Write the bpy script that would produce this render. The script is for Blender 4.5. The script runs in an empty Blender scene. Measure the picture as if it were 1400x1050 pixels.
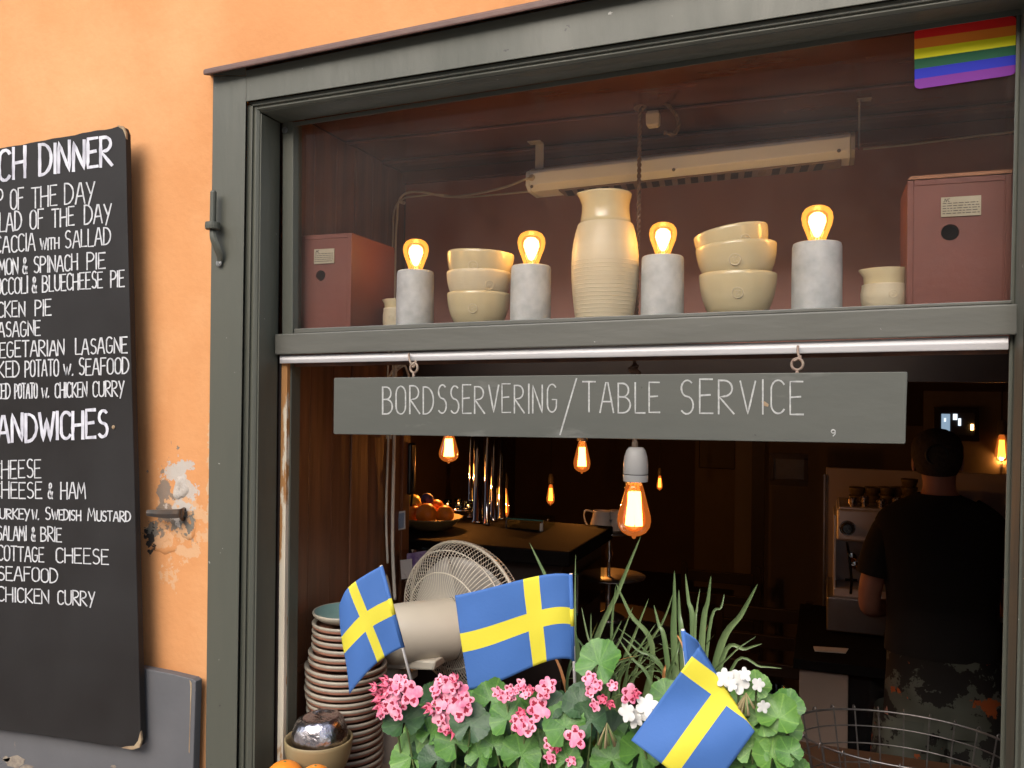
import bpy, math, random
from mathutils import Vector, Matrix
R = math.radians
random.seed(7)
scene = bpy.context.scene
col = scene.collection
# ---------------------------------------------------------------- camera
F_PX, CX, CY, CAM_Y, CAM_Z = 1150.0, 700.0, 525.0, -1.3, 1.6
YAW, PITCH, ROLL = R(20.5), R(0.8), R(0.85)
_F0 = Vector((-math.sin(YAW), math.cos(YAW), 0)); _R0 = Vector((math.cos(YAW), math.sin(YAW), 0)); _Z = Vector((0, 0, 1))
CF = _F0*math.cos(PITCH) + _Z*math.sin(PITCH)
_U0 = _Z*math.cos(PITCH) - _F0*math.sin(PITCH)
CR = _R0*math.cos(ROLL) + _U0*math.sin(ROLL)
CU = _U0*math.cos(ROLL) - _R0*math.sin(ROLL)
CAM = Vector((0, CAM_Y, CAM_Z))
cd = bpy.data.cameras.new('camera'); cam = bpy.data.objects.new('camera', cd); col.objects.link(cam)
cd.sensor_width = 36; cd.lens = 36*F_PX/1400; cd.clip_start = .02; cd.clip_end = 500
cam.matrix_world = Matrix(((CR.x, CU.x, -CF.x, CAM.x), (CR.y, CU.y, -CF.y, CAM.y), (CR.z, CU.z, -CF.z, CAM.z), (0, 0, 0, 1)))
scene.camera = cam
# ---------------------------------------------------------------- light
SUN_AZ, SUN_EL = R(-9), R(35)       # azimuth from -Y (the street side) towards -X
world = bpy.data.worlds.new('World'); scene.world = world; world.use_nodes = True
wn = world.node_tree; bg = wn.nodes['Background']; sky = wn.nodes.new('ShaderNodeTexSky')
sky.sky_type = 'NISHITA'; sky.sun_disc = False; sky.sun_elevation = SUN_EL; sky.sun_rotation = R(180)-SUN_AZ
sky.air_density = 1.0; sky.dust_density = 4.0; sky.ozone_density = 0.6
wn.links.new(sky.outputs[0], bg.inputs[0]); bg.inputs[1].default_value = 0.12
sd = bpy.data.lights.new('sun', 'SUN'); sd.energy = 1.9; sd.angle = R(56); sd.color = (.96, .98, 1.0)
sun = bpy.data.objects.new('sun', sd); col.objects.link(sun)
sdir = Vector((math.sin(SUN_AZ)*math.cos(SUN_EL), -math.cos(SUN_AZ)*math.cos(SUN_EL), math.sin(SUN_EL)))
sun.rotation_euler = sdir.to_track_quat('Z', 'Y').to_euler()
vs = scene.view_settings; vs.view_transform = 'Standard'; vs.look = 'None'; vs.exposure = 1.0; vs.gamma = 1; vs.use_curve_mapping = False
scene.cycles.use_denoising = True; scene.cycles.max_bounces = 10; scene.cycles.transparent_max_bounces = 24
scene.cycles.sample_clamp_indirect = 4

def ray(px, py):
    return CF + CR*((px-CX)/F_PX) + CU*((CY-py)/F_PX)
def P(px, py, y):
    """point of the plane at depth y (m behind the wall face) that photo pixel (px,py) shows"""
    d = ray(px, py); return CAM + d*((y-CAM_Y)/d.y)
def PZ(px, py, z):
    d = ray(px, py); return CAM + d*((z-CAM_Z)/d.z)
def PX(px, py, x):
    d = ray(px, py); return CAM + d*(x/d.x)
def mpp(px, y, py=525):
    d = ray(px, py); return ((y-CAM_Y)/d.y)/F_PX

# ---------------------------------------------------------------- materials
M = {}
def lin(c):
    return tuple(((v/12.92) if v <= .04045 else ((v+.055)/1.055)**2.4) for v in c)
def mat(name, c, rough=.6, metal=0, c2=None, nscale=8, amt=.25, bump=0, bscale=60, stretch=None, spec=.5, emit=None, estr=0, detail=4, coat=0, rvar=0):
    m = bpy.data.materials.new(name); m.use_nodes = True; nt = m.node_tree; N = nt.nodes; L = nt.links
    b = N['Principled BSDF']; b.inputs['Roughness'].default_value = rough; b.inputs['Metallic'].default_value = metal
    b.inputs['Specular IOR Level'].default_value = spec; b.inputs['Coat Weight'].default_value = coat
    tc = N.new('ShaderNodeTexCoord'); mp = N.new('ShaderNodeMapping'); L.new(tc.outputs['Object'], mp.inputs[0])
    if stretch: mp.inputs['Scale'].default_value = stretch
    c2 = c2 or tuple(max(0, v*(1-amt)) for v in c)
    no = N.new('ShaderNodeTexNoise'); no.inputs['Scale'].default_value = nscale; no.inputs['Detail'].default_value = detail; no.inputs['Roughness'].default_value = .6
    L.new(mp.outputs[0], no.inputs['Vector'])
    mx = N.new('ShaderNodeMix'); mx.data_type = 'RGBA'; mx.inputs[6].default_value = (*c, 1); mx.inputs[7].default_value = (*c2, 1)
    rp = N.new('ShaderNodeMapRange'); rp.inputs[1].default_value = .35; rp.inputs[2].default_value = .68
    L.new(no.outputs['Fac'], rp.inputs[0]); L.new(rp.outputs[0], mx.inputs[0]); L.new(mx.outputs[2], b.inputs['Base Color'])
    if rvar:
        r2 = N.new('ShaderNodeMapRange'); r2.inputs[1].default_value = .3; r2.inputs[2].default_value = .7
        r2.inputs[3].default_value = max(.03, rough-rvar); r2.inputs[4].default_value = min(1, rough+rvar)
        L.new(no.outputs['Fac'], r2.inputs[0]); L.new(r2.outputs[0], b.inputs['Roughness'])
    if bump:
        n2 = N.new('ShaderNodeTexNoise'); n2.inputs['Scale'].default_value = bscale; n2.inputs['Detail'].default_value = 5
        L.new(mp.outputs[0], n2.inputs['Vector']); bp = N.new('ShaderNodeBump'); bp.inputs['Strength'].default_value = bump; bp.inputs['Distance'].default_value = .004
        L.new(n2.outputs['Fac'], bp.inputs['Height']); L.new(bp.outputs[0], b.inputs['Normal'])
    if emit:
        b.inputs['Emission Color'].default_value = (*emit, 1); b.inputs['Emission Strength'].default_value = estr
    M[name] = m; m['_'] = 0; del m['_']
    return m
def nodes(m): return m.node_tree.nodes, m.node_tree.links, m.node_tree.nodes['Principled BSDF']
def add_spots(name, c, scale, thr, stretch=None, soft=.02, rough=None):
    """irregular worn / stained spots mixed over the base colour of a material"""
    N, L, b = nodes(M[name]); tc = N.new('ShaderNodeTexCoord'); mp = N.new('ShaderNodeMapping'); L.new(tc.outputs['Object'], mp.inputs[0])
    if stretch: mp.inputs['Scale'].default_value = stretch
    mp.inputs['Location'].default_value = (random.random()*9, random.random()*9, random.random()*9)
    no = N.new('ShaderNodeTexNoise'); no.inputs['Scale'].default_value = scale; no.inputs['Detail'].default_value = 8; no.inputs['Roughness'].default_value = .65
    L.new(mp.outputs[0], no.inputs['Vector']); rp = N.new('ShaderNodeMapRange'); rp.inputs[1].default_value = thr; rp.inputs[2].default_value = thr+soft
    L.new(no.outputs['Fac'], rp.inputs[0]); mx = N.new('ShaderNodeMix'); mx.data_type = 'RGBA'
    src = b.inputs['Base Color'].links[0].from_socket; L.new(src, mx.inputs[6]); mx.inputs[7].default_value = (*c, 1)
    L.new(rp.outputs[0], mx.inputs[0]); L.new(mx.outputs[2], b.inputs['Base Color'])

mat('plaster', (.61, .285, .112), .9, c2=(.52, .222, .078), nscale=2.6, bump=.32, bscale=70, detail=8)
mat('frame_paint', (.077, .077, .058), .5, c2=(.058, .061, .046), nscale=5, bump=.4, bscale=36, stretch=(1, 1, .22), rvar=.1)
add_spots('frame_paint', (.30, .29, .26), 60, .705, soft=.01)
add_spots('frame_paint', (.03, .028, .024), 45, .71, soft=.01)
mat('shelf_paint', (.088, .085, .070), .55, c2=(.066, .065, .053), nscale=7, bump=.3, bscale=40, stretch=(.25, 1, 1))
add_spots('shelf_paint', (.03, .027, .022), 60, .71, stretch=(.25, 1, 2.2), soft=.01)
add_spots('shelf_paint', (.4, .38, .34), 70, .715, soft=.01)
mat('cap_paint', (.13, .065, .05), .6, c2=(.09, .05, .042), nscale=10, bump=.4, bscale=50)
add_spots('cap_paint', (.5, .42, .36), 60, .72)
mat('strip_white', (.62, .60, .60), .45, c2=(.50, .48, .47), nscale=9, bump=.3, bscale=30, stretch=(.2, 1, 1))
add_spots('strip_white', (.12, .10, .09), 24, .69, stretch=(.18, 1, 1.6))
mat('worn_edge', (.62, .56, .44), .7, c2=(.50, .43, .32), nscale=12, bump=.4, bscale=60, stretch=(1, 1, .2))
add_spots('worn_edge', (.34, .16, .05), 14, .50, stretch=(2, 2, .35), soft=.03)
mat('chalkboard', (.010, .0075, .0065), .6, c2=(.023, .0215, .021), nscale=2.2, spec=.28, bump=.12, bscale=30, detail=7, rvar=.08)
add_spots('chalkboard', (.075, .07, .066), 30, .665, stretch=(1, 1, .22), soft=.1)
mat('board_edge', (.030, .024, .020), .6, c2=(.018, .015, .013), nscale=40, bump=.3)
mat('raw_wood', (.36, .27, .16), .8, c2=(.22, .14, .08), nscale=40, bump=.4)
mat('board_wear', (.30, .25, .19), .8, c2=(.14, .11, .09), nscale=60)
mat('grey_board', (.112, .110, .114), .6, c2=(.082, .082, .087), nscale=4, bump=.15, bscale=40, detail=7)
add_spots('grey_board', (.34, .24, .17), 9, .70, soft=.02)
mat('grey_board_edge', (.12, .11, .105), .7, c2=(.20, .18, .16), nscale=40)
mat('chalk', (.58, .58, .59), .9, c2=(.38, .38, .39), nscale=110, amt=.2)
mat('chalk_heavy', (.66, .66, .70), .9, c2=(.36, .35, .40), nscale=60, stretch=(1, 1, .3))
mat('chalk_faint', (.42, .42, .40), .9, c2=(.26, .26, .25), nscale=160)
mat('sign_paint', (.074, .075, .062), .55, c2=(.060, .063, .053), nscale=4, bump=.15, bscale=40, stretch=(.4, 1, 1), detail=7)
add_spots('sign_paint', (.105, .105, .092), 7, .60, stretch=(.5, 1, 2), soft=.08)
add_spots('sign_paint', (.03, .028, .024), 70, .715, soft=.01)
mat('copper_patina', (.20, .13, .10), .6, metal=.3, c2=(.30, .24, .18), nscale=90)
mat('iron', (.09, .085, .08), .35, metal=.8, c2=(.14, .10, .075), nscale=30, bump=.2)
mat('screw', (.30, .30, .29), .35, metal=.9, nscale=60)
mat('wood_wall', (.17, .066, .029), .42, c2=(.075, .029, .013), nscale=5, bump=.25, bscale=14, stretch=(6, 6, .5), detail=6)
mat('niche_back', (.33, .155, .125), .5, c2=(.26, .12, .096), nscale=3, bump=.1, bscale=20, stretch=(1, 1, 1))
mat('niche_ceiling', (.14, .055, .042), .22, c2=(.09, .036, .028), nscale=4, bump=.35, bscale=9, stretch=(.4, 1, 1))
mat('box_red', (.19, .050, .030), .55, c2=(.15, .040, .025), nscale=5, bump=.12, bscale=60)
add_spots('box_red', (.34, .20, .16), 50, .72, soft=.02)
mat('box_red_edge', (.36, .15, .06), .6, c2=(.26, .10, .04), nscale=20, stretch=(.3, 1, 1))
mat('paper_tag', (.50, .45, .33), .8, c2=(.40, .35, .25), nscale=20)
mat('print_dark', (.09, .08, .07), .8)
mat('black', (.006, .006, .006), .5, amt=.1)
mat('black_gloss', (.01, .01, .011), .15, amt=.1)
mat('marble', (.64, .67, .69), .55, c2=(.40, .44, .46), nscale=26, bump=.1, bscale=80, detail=7)
mat('ceramic', (.68, .60, .38), .2, c2=(.60, .49, .28), nscale=3.5, bump=.08, bscale=22, stretch=(.4, .4, 3), coat=.3)
mat('ceramic_raw', (.70, .63, .46), .42, c2=(.62, .53, .35), nscale=3, bump=.14, bscale=26, stretch=(.3, .3, 4))
mat('ceramic_tan', (.28, .215, .11), .4, c2=(.23, .17, .085), nscale=3)
mat('heater_white', (.80, .86, .90), .35, c2=(.78, .81, .82), nscale=2.5)
mat('heater_under', (.26, .20, .17), .5, c2=(.2, .15, .13), nscale=6)
mat('heater_grey', (.36, .35, .34), .45, amt=.1)
mat('cable', (.55, .50, .42), .5, amt=.15, nscale=20)
mat('rope', (.19, .12, .085), .95, c2=(.11, .07, .05), nscale=90, bump=.5, bscale=200)
mat('porcelain', (.80, .79, .77), .18, amt=.05)
mat('plate_grey', (.36, .32, .25), .4, c2=(.28, .25, .20), nscale=14)
mat('plate_terra', (.34, .15, .095), .6, c2=(.22, .085, .055), nscale=20)
mat('plate_teal', (.16, .27, .25), .3, amt=.1)
mat('foil', (.62, .57, .57), .22, metal=1, c2=(.5, .44, .45), nscale=14, bump=1.0, bscale=50)
mat('orange_peel', (.85, .27, .02), .45, c2=(.72, .20, .015), nscale=8, bump=.3, bscale=160)
mat('lemon', (.80, .52, .05), .45, bump=.2, bscale=100)
mat('purple', (.10, .05, .14), .6)
mat('fan_plastic', (.52, .47, .38), .4, c2=(.45, .41, .33), nscale=4)
mat('fan_wire', (.58, .53, .44), .4, amt=.1)
mat('fan_dark', (.16, .14, .12), .6)
mat('flag_blue', (.043, .128, .37), .75, c2=(.039, .117, .335), nscale=6, bump=.06, bscale=200)
mat('flag_yellow', (.64, .56, .035), .75, c2=(.60, .52, .033), nscale=6, bump=.06, bscale=200)
mat('flag_pole', (.62, .60, .58), .4, amt=.1)
mat('leaf', (.060, .145, .028), .5, c2=(.035, .095, .024), nscale=12, bump=.3, bscale=60)
mat('leaf_light', (.105, .225, .040), .5, c2=(.065, .155, .03), nscale=12, bump=.3, bscale=60)
mat('leaf_deep', (.028, .078, .024), .5, c2=(.018, .05, .018), nscale=12, bump=.3, bscale=60)
mat('blade_leaf', (.15, .21, .085), .4, c2=(.075, .13, .045), nscale=20, stretch=(1, 1, .2))
mat('dry_leaf', (.50, .20, .06), .7, c2=(.40, .22, .09), nscale=20)
mat('stem', (.12, .17, .05), .6)
mat('petal', (.76, .17, .30), .6, c2=(.80, .42, .50), nscale=55)
mat('petal_deep', (.66, .09, .17), .6, c2=(.78, .2, .3), nscale=40)
mat('petal_spot', (.33, .006, .035), .6)
mat('petal_white', (.62, .61, .57), .6, amt=.06)
mat('dried', (.30, .24, .12), .8)
mat('soil', (.03, .02, .014), .95, bump=.8, bscale=60)
mat('planter', (.10, .10, .09), .6)
mat('wire', (.17, .16, .155), .38, metal=.85, c2=(.11, .10, .095), nscale=60)
mat('counter_wood', (.09, .045, .025), .4, c2=(.08, .04, .02), nscale=4, stretch=(.5, 6, 6))
mat('dark_counter', (.006, .005, .005), .8, spec=.1, amt=.3)
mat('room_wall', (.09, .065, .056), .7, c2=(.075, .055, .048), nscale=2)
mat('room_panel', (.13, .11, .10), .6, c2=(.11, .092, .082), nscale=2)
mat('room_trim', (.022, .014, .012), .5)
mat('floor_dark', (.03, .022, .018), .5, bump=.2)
mat('pale_panel', (.55, .50, .50), .5, c2=(.5, .45, .45), nscale=2)
mat('cabinet_pale', (.27, .20, .165), .6, c2=(.23, .17, .14), nscale=3)
mat('steel', (.80, .80, .84), .42, metal=.6, amt=.15, nscale=3, rvar=.08)
mat('steel_dark', (.42, .41, .43), .42, metal=1, amt=.3, nscale=3)
mat('chrome', (.75, .75, .77), .06, metal=1, amt=.05)
mat('cup_brown', (.16, .12, .05), .3, amt=.3)
mat('cup_steel', (.45, .38, .33), .25, metal=1)
mat('skin', (.48, .24, .18), .55, c2=(.40, .19, .14), nscale=12)
mat('hair', (.022, .016, .012), .8, c2=(.05, .036, .028), nscale=90, bump=.6, bscale=160)
mat('tshirt', (.010, .009, .0095), .9, c2=(.007, .0065, .007), nscale=8)
mat('picture', (.10, .095, .095), .25)
mat('mirror', (.5, .5, .52), .05, metal=1)
mat('plaster_white', (.62, .56, .50), .9, c2=(.5, .43, .37), nscale=40, bump=.5, bscale=120)
mat('filler', (.46, .41, .36), .95, c2=(.36, .31, .26), nscale=60, bump=.6, bscale=140)
mat('mortar', (.24, .22, .18), .95, c2=(.18, .15, .12), nscale=60, bump=.8, bscale=120)
mat('black_chip', (.035, .028, .02), .9)
mat('paving', (.38, .35, .32), .85, c2=(.16, .15, .14), nscale=3, bump=.3)
mat('house_pale', (.62, .52, .42), .9, c2=(.5, .42, .3), nscale=1)
mat('house_roof', (.16, .06, .04), .8)
mat('window_dark', (.02, .025, .03), .1)
mat('yellow_card', (.6, .42, .05), .6)
mat('photo_sky', (.24, .30, .42), .4)
mat('teal_edge', (.06, .20, .17), .15)
for n, c in (('rb_red', (.80, .02, .015)), ('rb_orange', (.86, .24, .02)), ('rb_yellow', (.86, .80, .01)), ('rb_green', (.01, .10, .045)), ('rb_blue', (.012, .02, .42)), ('rb_violet', (.17, .02, .26)), ('rb_rim', (.5, .5, .5))):
    mat(n, tuple(v*.85 for v in c), .6, amt=.03, spec=.25)
# camouflage shorts
mat('camo', (.11, .12, .10), .85, c2=(.06, .065, .05), nscale=9, detail=1); add_spots('camo', (.012, .010, .009), 9, .50, soft=.01); add_spots('camo', (.36, .075, .015), 7, .58, soft=.01)
N, L, b = nodes(M['camo'])
# clear glass that lets the light through, with a real Fresnel reflection
def glass(name, tint=(1, 1, 1), rough=0.0, ior=1.45, emit=None, estr=0):
    m = bpy.data.materials.new(name); m.use_nodes = True; N = m.node_tree.nodes; L = m.node_tree.links; N.clear()
    o = N.new('ShaderNodeOutputMaterial'); t = N.new('ShaderNodeBsdfTransparent'); t.inputs[0].default_value = (*tint, 1)
    g = N.new('ShaderNodeBsdfGlossy'); g.inputs['Roughness'].default_value = rough; f = N.new('ShaderNodeFresnel'); f.inputs[0].default_value = ior
    mx = N.new('ShaderNodeMixShader'); L.new(f.outputs[0], mx.inputs[0]); L.new(t.outputs[0], mx.inputs[1]); L.new(g.outputs[0], mx.inputs[2])
    last = mx.outputs[0]
    if emit:
        e = N.new('ShaderNodeEmission'); e.inputs[0].default_value = (*emit, 1); e.inputs[1].default_value = estr
        a = N.new('ShaderNodeAddShader'); L.new(last, a.inputs[0]); L.new(e.outputs[0], a.inputs[1]); last = a.outputs[0]
    L.new(last, o.inputs[0]); M[name] = m
glass('pane_glass', (.985, .985, .985), 0.01)
# thin diffuse film painting the sky's reflected haze onto the pane
N = M['pane_glass'].node_tree.nodes; L = M['pane_glass'].node_tree.links; out = [n for n in N if n.type == 'OUTPUT_MATERIAL'][0]
src = out.inputs[0].links[0].from_socket; df_ = N.new('ShaderNodeBsdfDiffuse'); df_.inputs[0].default_value = (.62, .50, .43, 1)
no = N.new('ShaderNodeTexNoise'); no.inputs['Scale'].default_value = 3.5; no.inputs['Detail'].default_value = 9; no.inputs['Roughness'].default_value = .7; tc = N.new('ShaderNodeTexCoord'); L.new(tc.outputs['Object'], no.inputs['Vector'])
rp = N.new('ShaderNodeMapRange'); rp.inputs[1].default_value = .35; rp.inputs[2].default_value = .7; rp.inputs[3].default_value = .003; rp.inputs[4].default_value = .019; L.new(no.outputs['Fac'], rp.inputs[0])
ms_ = N.new('ShaderNodeMixShader'); L.new(rp.outputs[0], ms_.inputs[0]); L.new(src, ms_.inputs[1]); L.new(df_.outputs[0], ms_.inputs[2]); L.new(ms_.outputs[0], out.inputs[0])
glass('clear_glass', (.90, .92, .91), 0.0)
glass('bulb_glass', (1.0, .70, .30), 0.02, emit=(1, .42, .08), estr=.24)
glass('bulb_glass_amber', (1.0, .50, .16), 0.02, emit=(1, .22, .03), estr=.22)
mat('fan_blade_mat', (.40, .38, .34), .35, amt=.08)
mat('purple_print', (.16, .09, .28), .4, c2=(.4, .35, .5), nscale=40)
mat('paper_white', (.62, .60, .58), .7, amt=.08)
glass('bag_film', (.72, .70, .70), .12, 1.5)
def emis(name, c, s):
    m = bpy.data.materials.new(name); m.use_nodes = True; N = m.node_tree.nodes; N.clear()
    o = N.new('ShaderNodeOutputMaterial'); e = N.new('ShaderNodeEmission'); e.inputs[0].default_value = (*c, 1); e.inputs[1].default_value = s
    m.node_tree.links.new(e.outputs[0], o.inputs[0]); M[name] = m
emis('glow_core', (1, .70, .32), 9)
emis('glow_core_far', (1, .42, .10), 5)
emis('candle', (1, .5, .15), 6)
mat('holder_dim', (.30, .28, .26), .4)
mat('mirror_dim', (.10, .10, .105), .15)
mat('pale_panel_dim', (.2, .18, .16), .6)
glass('dark_glass', (.80, .86, .86), .02)
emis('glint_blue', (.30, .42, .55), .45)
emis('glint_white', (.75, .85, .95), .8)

# ---------------------------------------------------------------- geometry helpers
class MB:
    def __init__(s): s.v = []; s.f = []; s.mi = []; s.m = 0
    def add(s, vs, fs):
        n = len(s.v); s.v += [Vector(v) for v in vs]
        for f in fs: s.f.append(tuple(i+n for i in f)); s.mi.append(s.m)
        return s
    def box(s, a, b):
        x0, y0, z0 = a; x1, y1, z1 = b
        x0, x1 = min(x0, x1), max(x0, x1); y0, y1 = min(y0, y1), max(y0, y1); z0, z1 = min(z0, z1), max(z0, z1)
        return s.add([(x, y, z) for z in (z0, z1) for y in (y0, y1) for x in (x0, x1)],
                     [(0, 2, 3, 1), (4, 5, 7, 6), (0, 1, 5, 4), (2, 6, 7, 3), (0, 4, 6, 2), (1, 3, 7, 5)])
    def hexa(s, q, w):                       # front quad q (a,b,c,d), back quad w
        return s.add(list(q)+list(w), [(0, 1, 2, 3), (7, 6, 5, 4), (0, 4, 5, 1), (1, 5, 6, 2), (2, 6, 7, 3), (3, 7, 4, 0)])
    def slab(s, pts, dy):                    # polygon in a plane y=const, pushed back by dy
        n = len(pts); pts = [Vector(p) for p in pts]; bk = [p+Vector((0, dy, 0)) for p in pts]
        return s.add(pts+bk, [tuple(range(n)), tuple(range(2*n-1, n-1, -1))]+[(i, n+i, n+(i+1) % n, (i+1) % n) for i in range(n)])
    def loft(s, rings, closed=True, caps=True):
        n = len(rings[0]); vs = [v for r in rings for v in r]; fs = []
        for i in range(len(rings)-1):
            for j in range(n if closed else n-1):
                a = i*n+j; b = i*n+(j+1) % n; fs.append((a, b, b+n, a+n))
        if caps: fs.append(tuple(range(n-1, -1, -1))); fs.append(tuple(range((len(rings)-1)*n, len(rings)*n)))
        return s.add(vs, fs)
    def lathe(s, prof, c=(0, 0, 0), n=40, axis=None, sx=1, sy=1):
        c = Vector(c); rings = []
        q = Vector((0, 0, 1)).rotation_difference(Vector(axis).normalized()) if axis is not None else None
        for r, z in prof:
            rg = []
            for k in range(n):
                a = 2*math.pi*k/n; p = Vector((r*math.cos(a)*sx, r*math.sin(a)*sy, z))
                if q: p = q @ p
                rg.append(c+p)
            rings.append(rg)
        return s.loft(rings, True, caps=False)
    def tube(s, path, r, n=8, caps=True):
        path = [Vector(p) for p in path]; rings = []; up = None
        for i, p in enumerate(path):
            t = (path[min(i+1, len(path)-1)]-path[max(i-1, 0)]).normalized()
            if up is None: up = t.orthogonal().normalized()
            up = (up-t*up.dot(t)).normalized(); w = t.cross(up); rr = r[i] if isinstance(r, (list, tuple)) else r
            rings.append([p+(up*math.cos(2*math.pi*k/n)+w*math.sin(2*math.pi*k/n))*rr for k in range(n)])
        return s.loft(rings, True, caps)
    def ball(s, c, r, n=16, sz=1, sx=1, sy=1):
        return s.lathe([(r*math.sin(math.pi*i/(n//2))+1e-5, -r*sz*math.cos(math.pi*i/(n//2))) for i in range(n//2+1)], c, n, sx=sx, sy=sy)
    def torus(s, c, R0, r, axis=(0, 0, 1), n=24, m=8):
        q = Vector((0, 0, 1)).rotation_difference(Vector(axis).normalized()); c = Vector(c)
        rings = [[c+q@Vector(((R0+r*math.cos(b))*math.cos(a), (R0+r*math.cos(b))*math.sin(a), r*math.sin(b))) for b in [2*math.pi*j/m for j in range(m)]] for a in [2*math.pi*i/n for i in range(n)]]
        rings.append(rings[0]); return s.loft(rings, True, caps=False)
    def grid(s, g, matf=None):
        h = len(g); w = len(g[0]); n = len(s.v); s.v += [Vector(p) for r in g for p in r]
        for i in range(h-1):
            for j in range(w-1):
                s.f.append((n+i*w+j, n+i*w+j+1, n+(i+1)*w+j+1, n+(i+1)*w+j)); s.mi.append(matf(i, j) if matf else s.m)
        return s
def spline(pts, n=8):
    pts = [Vector(p) for p in pts]; out = []
    for i in range(len(pts)-1):
        p0 = pts[max(i-1, 0)]; p1 = pts[i]; p2 = pts[i+1]; p3 = pts[min(i+2, len(pts)-1)]
        for k in range(n):
            t = k/n; out.append(.5*((2*p1)+(p2-p0)*t+(2*p0-5*p1+4*p2-p3)*t*t+(3*p1-p0-3*p2+p3)*t**3))
    out.append(pts[-1]); return out

ROOT = {}     # world position of each thing's root
def props(o, label=None, cat=None, group=None, kind=None):
    if label: o['label'] = label
    if cat: o['category'] = cat
    if group: o['group'] = group
    if kind: o['kind'] = kind
    return o
def thing(name, label, cat, loc=(0, 0, 0), group=None):
    o = bpy.data.objects.new(name, None); col.objects.link(o); o.empty_display_size = .05; o.location = loc; ROOT[o] = Vector(loc)
    return props(o, label, cat, group)
def obj(name, mb, ms, parent=None, smooth=False, bevel=0, sub=0, solid=0, wn=None, seg=2):
    off = ROOT.get(parent, Vector()) if parent else None
    if parent is None:
        zs = min(v.z for v in mb.v); xs = [v.x for v in mb.v]; ys = [v.y for v in mb.v]
        off = Vector(((min(xs)+max(xs))/2, (min(ys)+max(ys))/2, zs))
    me = bpy.data.meshes.new(name); me.from_pydata([v-off for v in mb.v], [], mb.f)
    ms = ms if isinstance(ms, (list, tuple)) else [ms]
    for x in ms: me.materials.append(M[x])
    if len(ms) > 1: me.polygons.foreach_set('material_index', mb.mi)
    if smooth: me.polygons.foreach_set('use_smooth', [True]*len(me.polygons))
    me.validate(); me.update()
    o = bpy.data.objects.new(name, me); col.objects.link(o)
    ROOT[o] = off
    if parent: o.parent = parent
    else: o.location = off
    if solid: md = o.modifiers.new('thickness', 'SOLIDIFY'); md.thickness = solid; md.offset = 0
    if sub: md = o.modifiers.new('smooth', 'SUBSURF'); md.levels = sub; md.render_levels = sub
    if bevel:
        md = o.modifiers.new('bevel', 'BEVEL'); md.width = bevel; md.segments = seg; md.limit_method = 'ANGLE'; md.angle_limit = R(35)
    return o
def smooth_by_angle(o, ang=40):
    me = o.data; me.polygons.foreach_set('use_smooth', [True]*len(me.polygons))
    me.set_sharp_from_angle(angle=R(ang)); return o
def tagged(name, mb, ms, label, cat, group=None, **k):
    return props(obj(name, mb, ms, None, **k), label, cat, group)
def struct(name, mb, ms, **k):
    return props(obj(name, mb, ms, None, **k), kind='structure')
def moved_copy(root, loc, label=None):
    r = root.copy(); col.objects.link(r); r.location = loc; ROOT[r] = Vector(loc)
    if label: r['label'] = label
    for c in [o for o in col.objects if o.parent == root]:
        d = c.copy(); col.objects.link(d); d.parent = r
        for g in [o for o in col.objects if o.parent == c]:
            e = g.copy(); col.objects.link(e); e.parent = d
    return r

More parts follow.
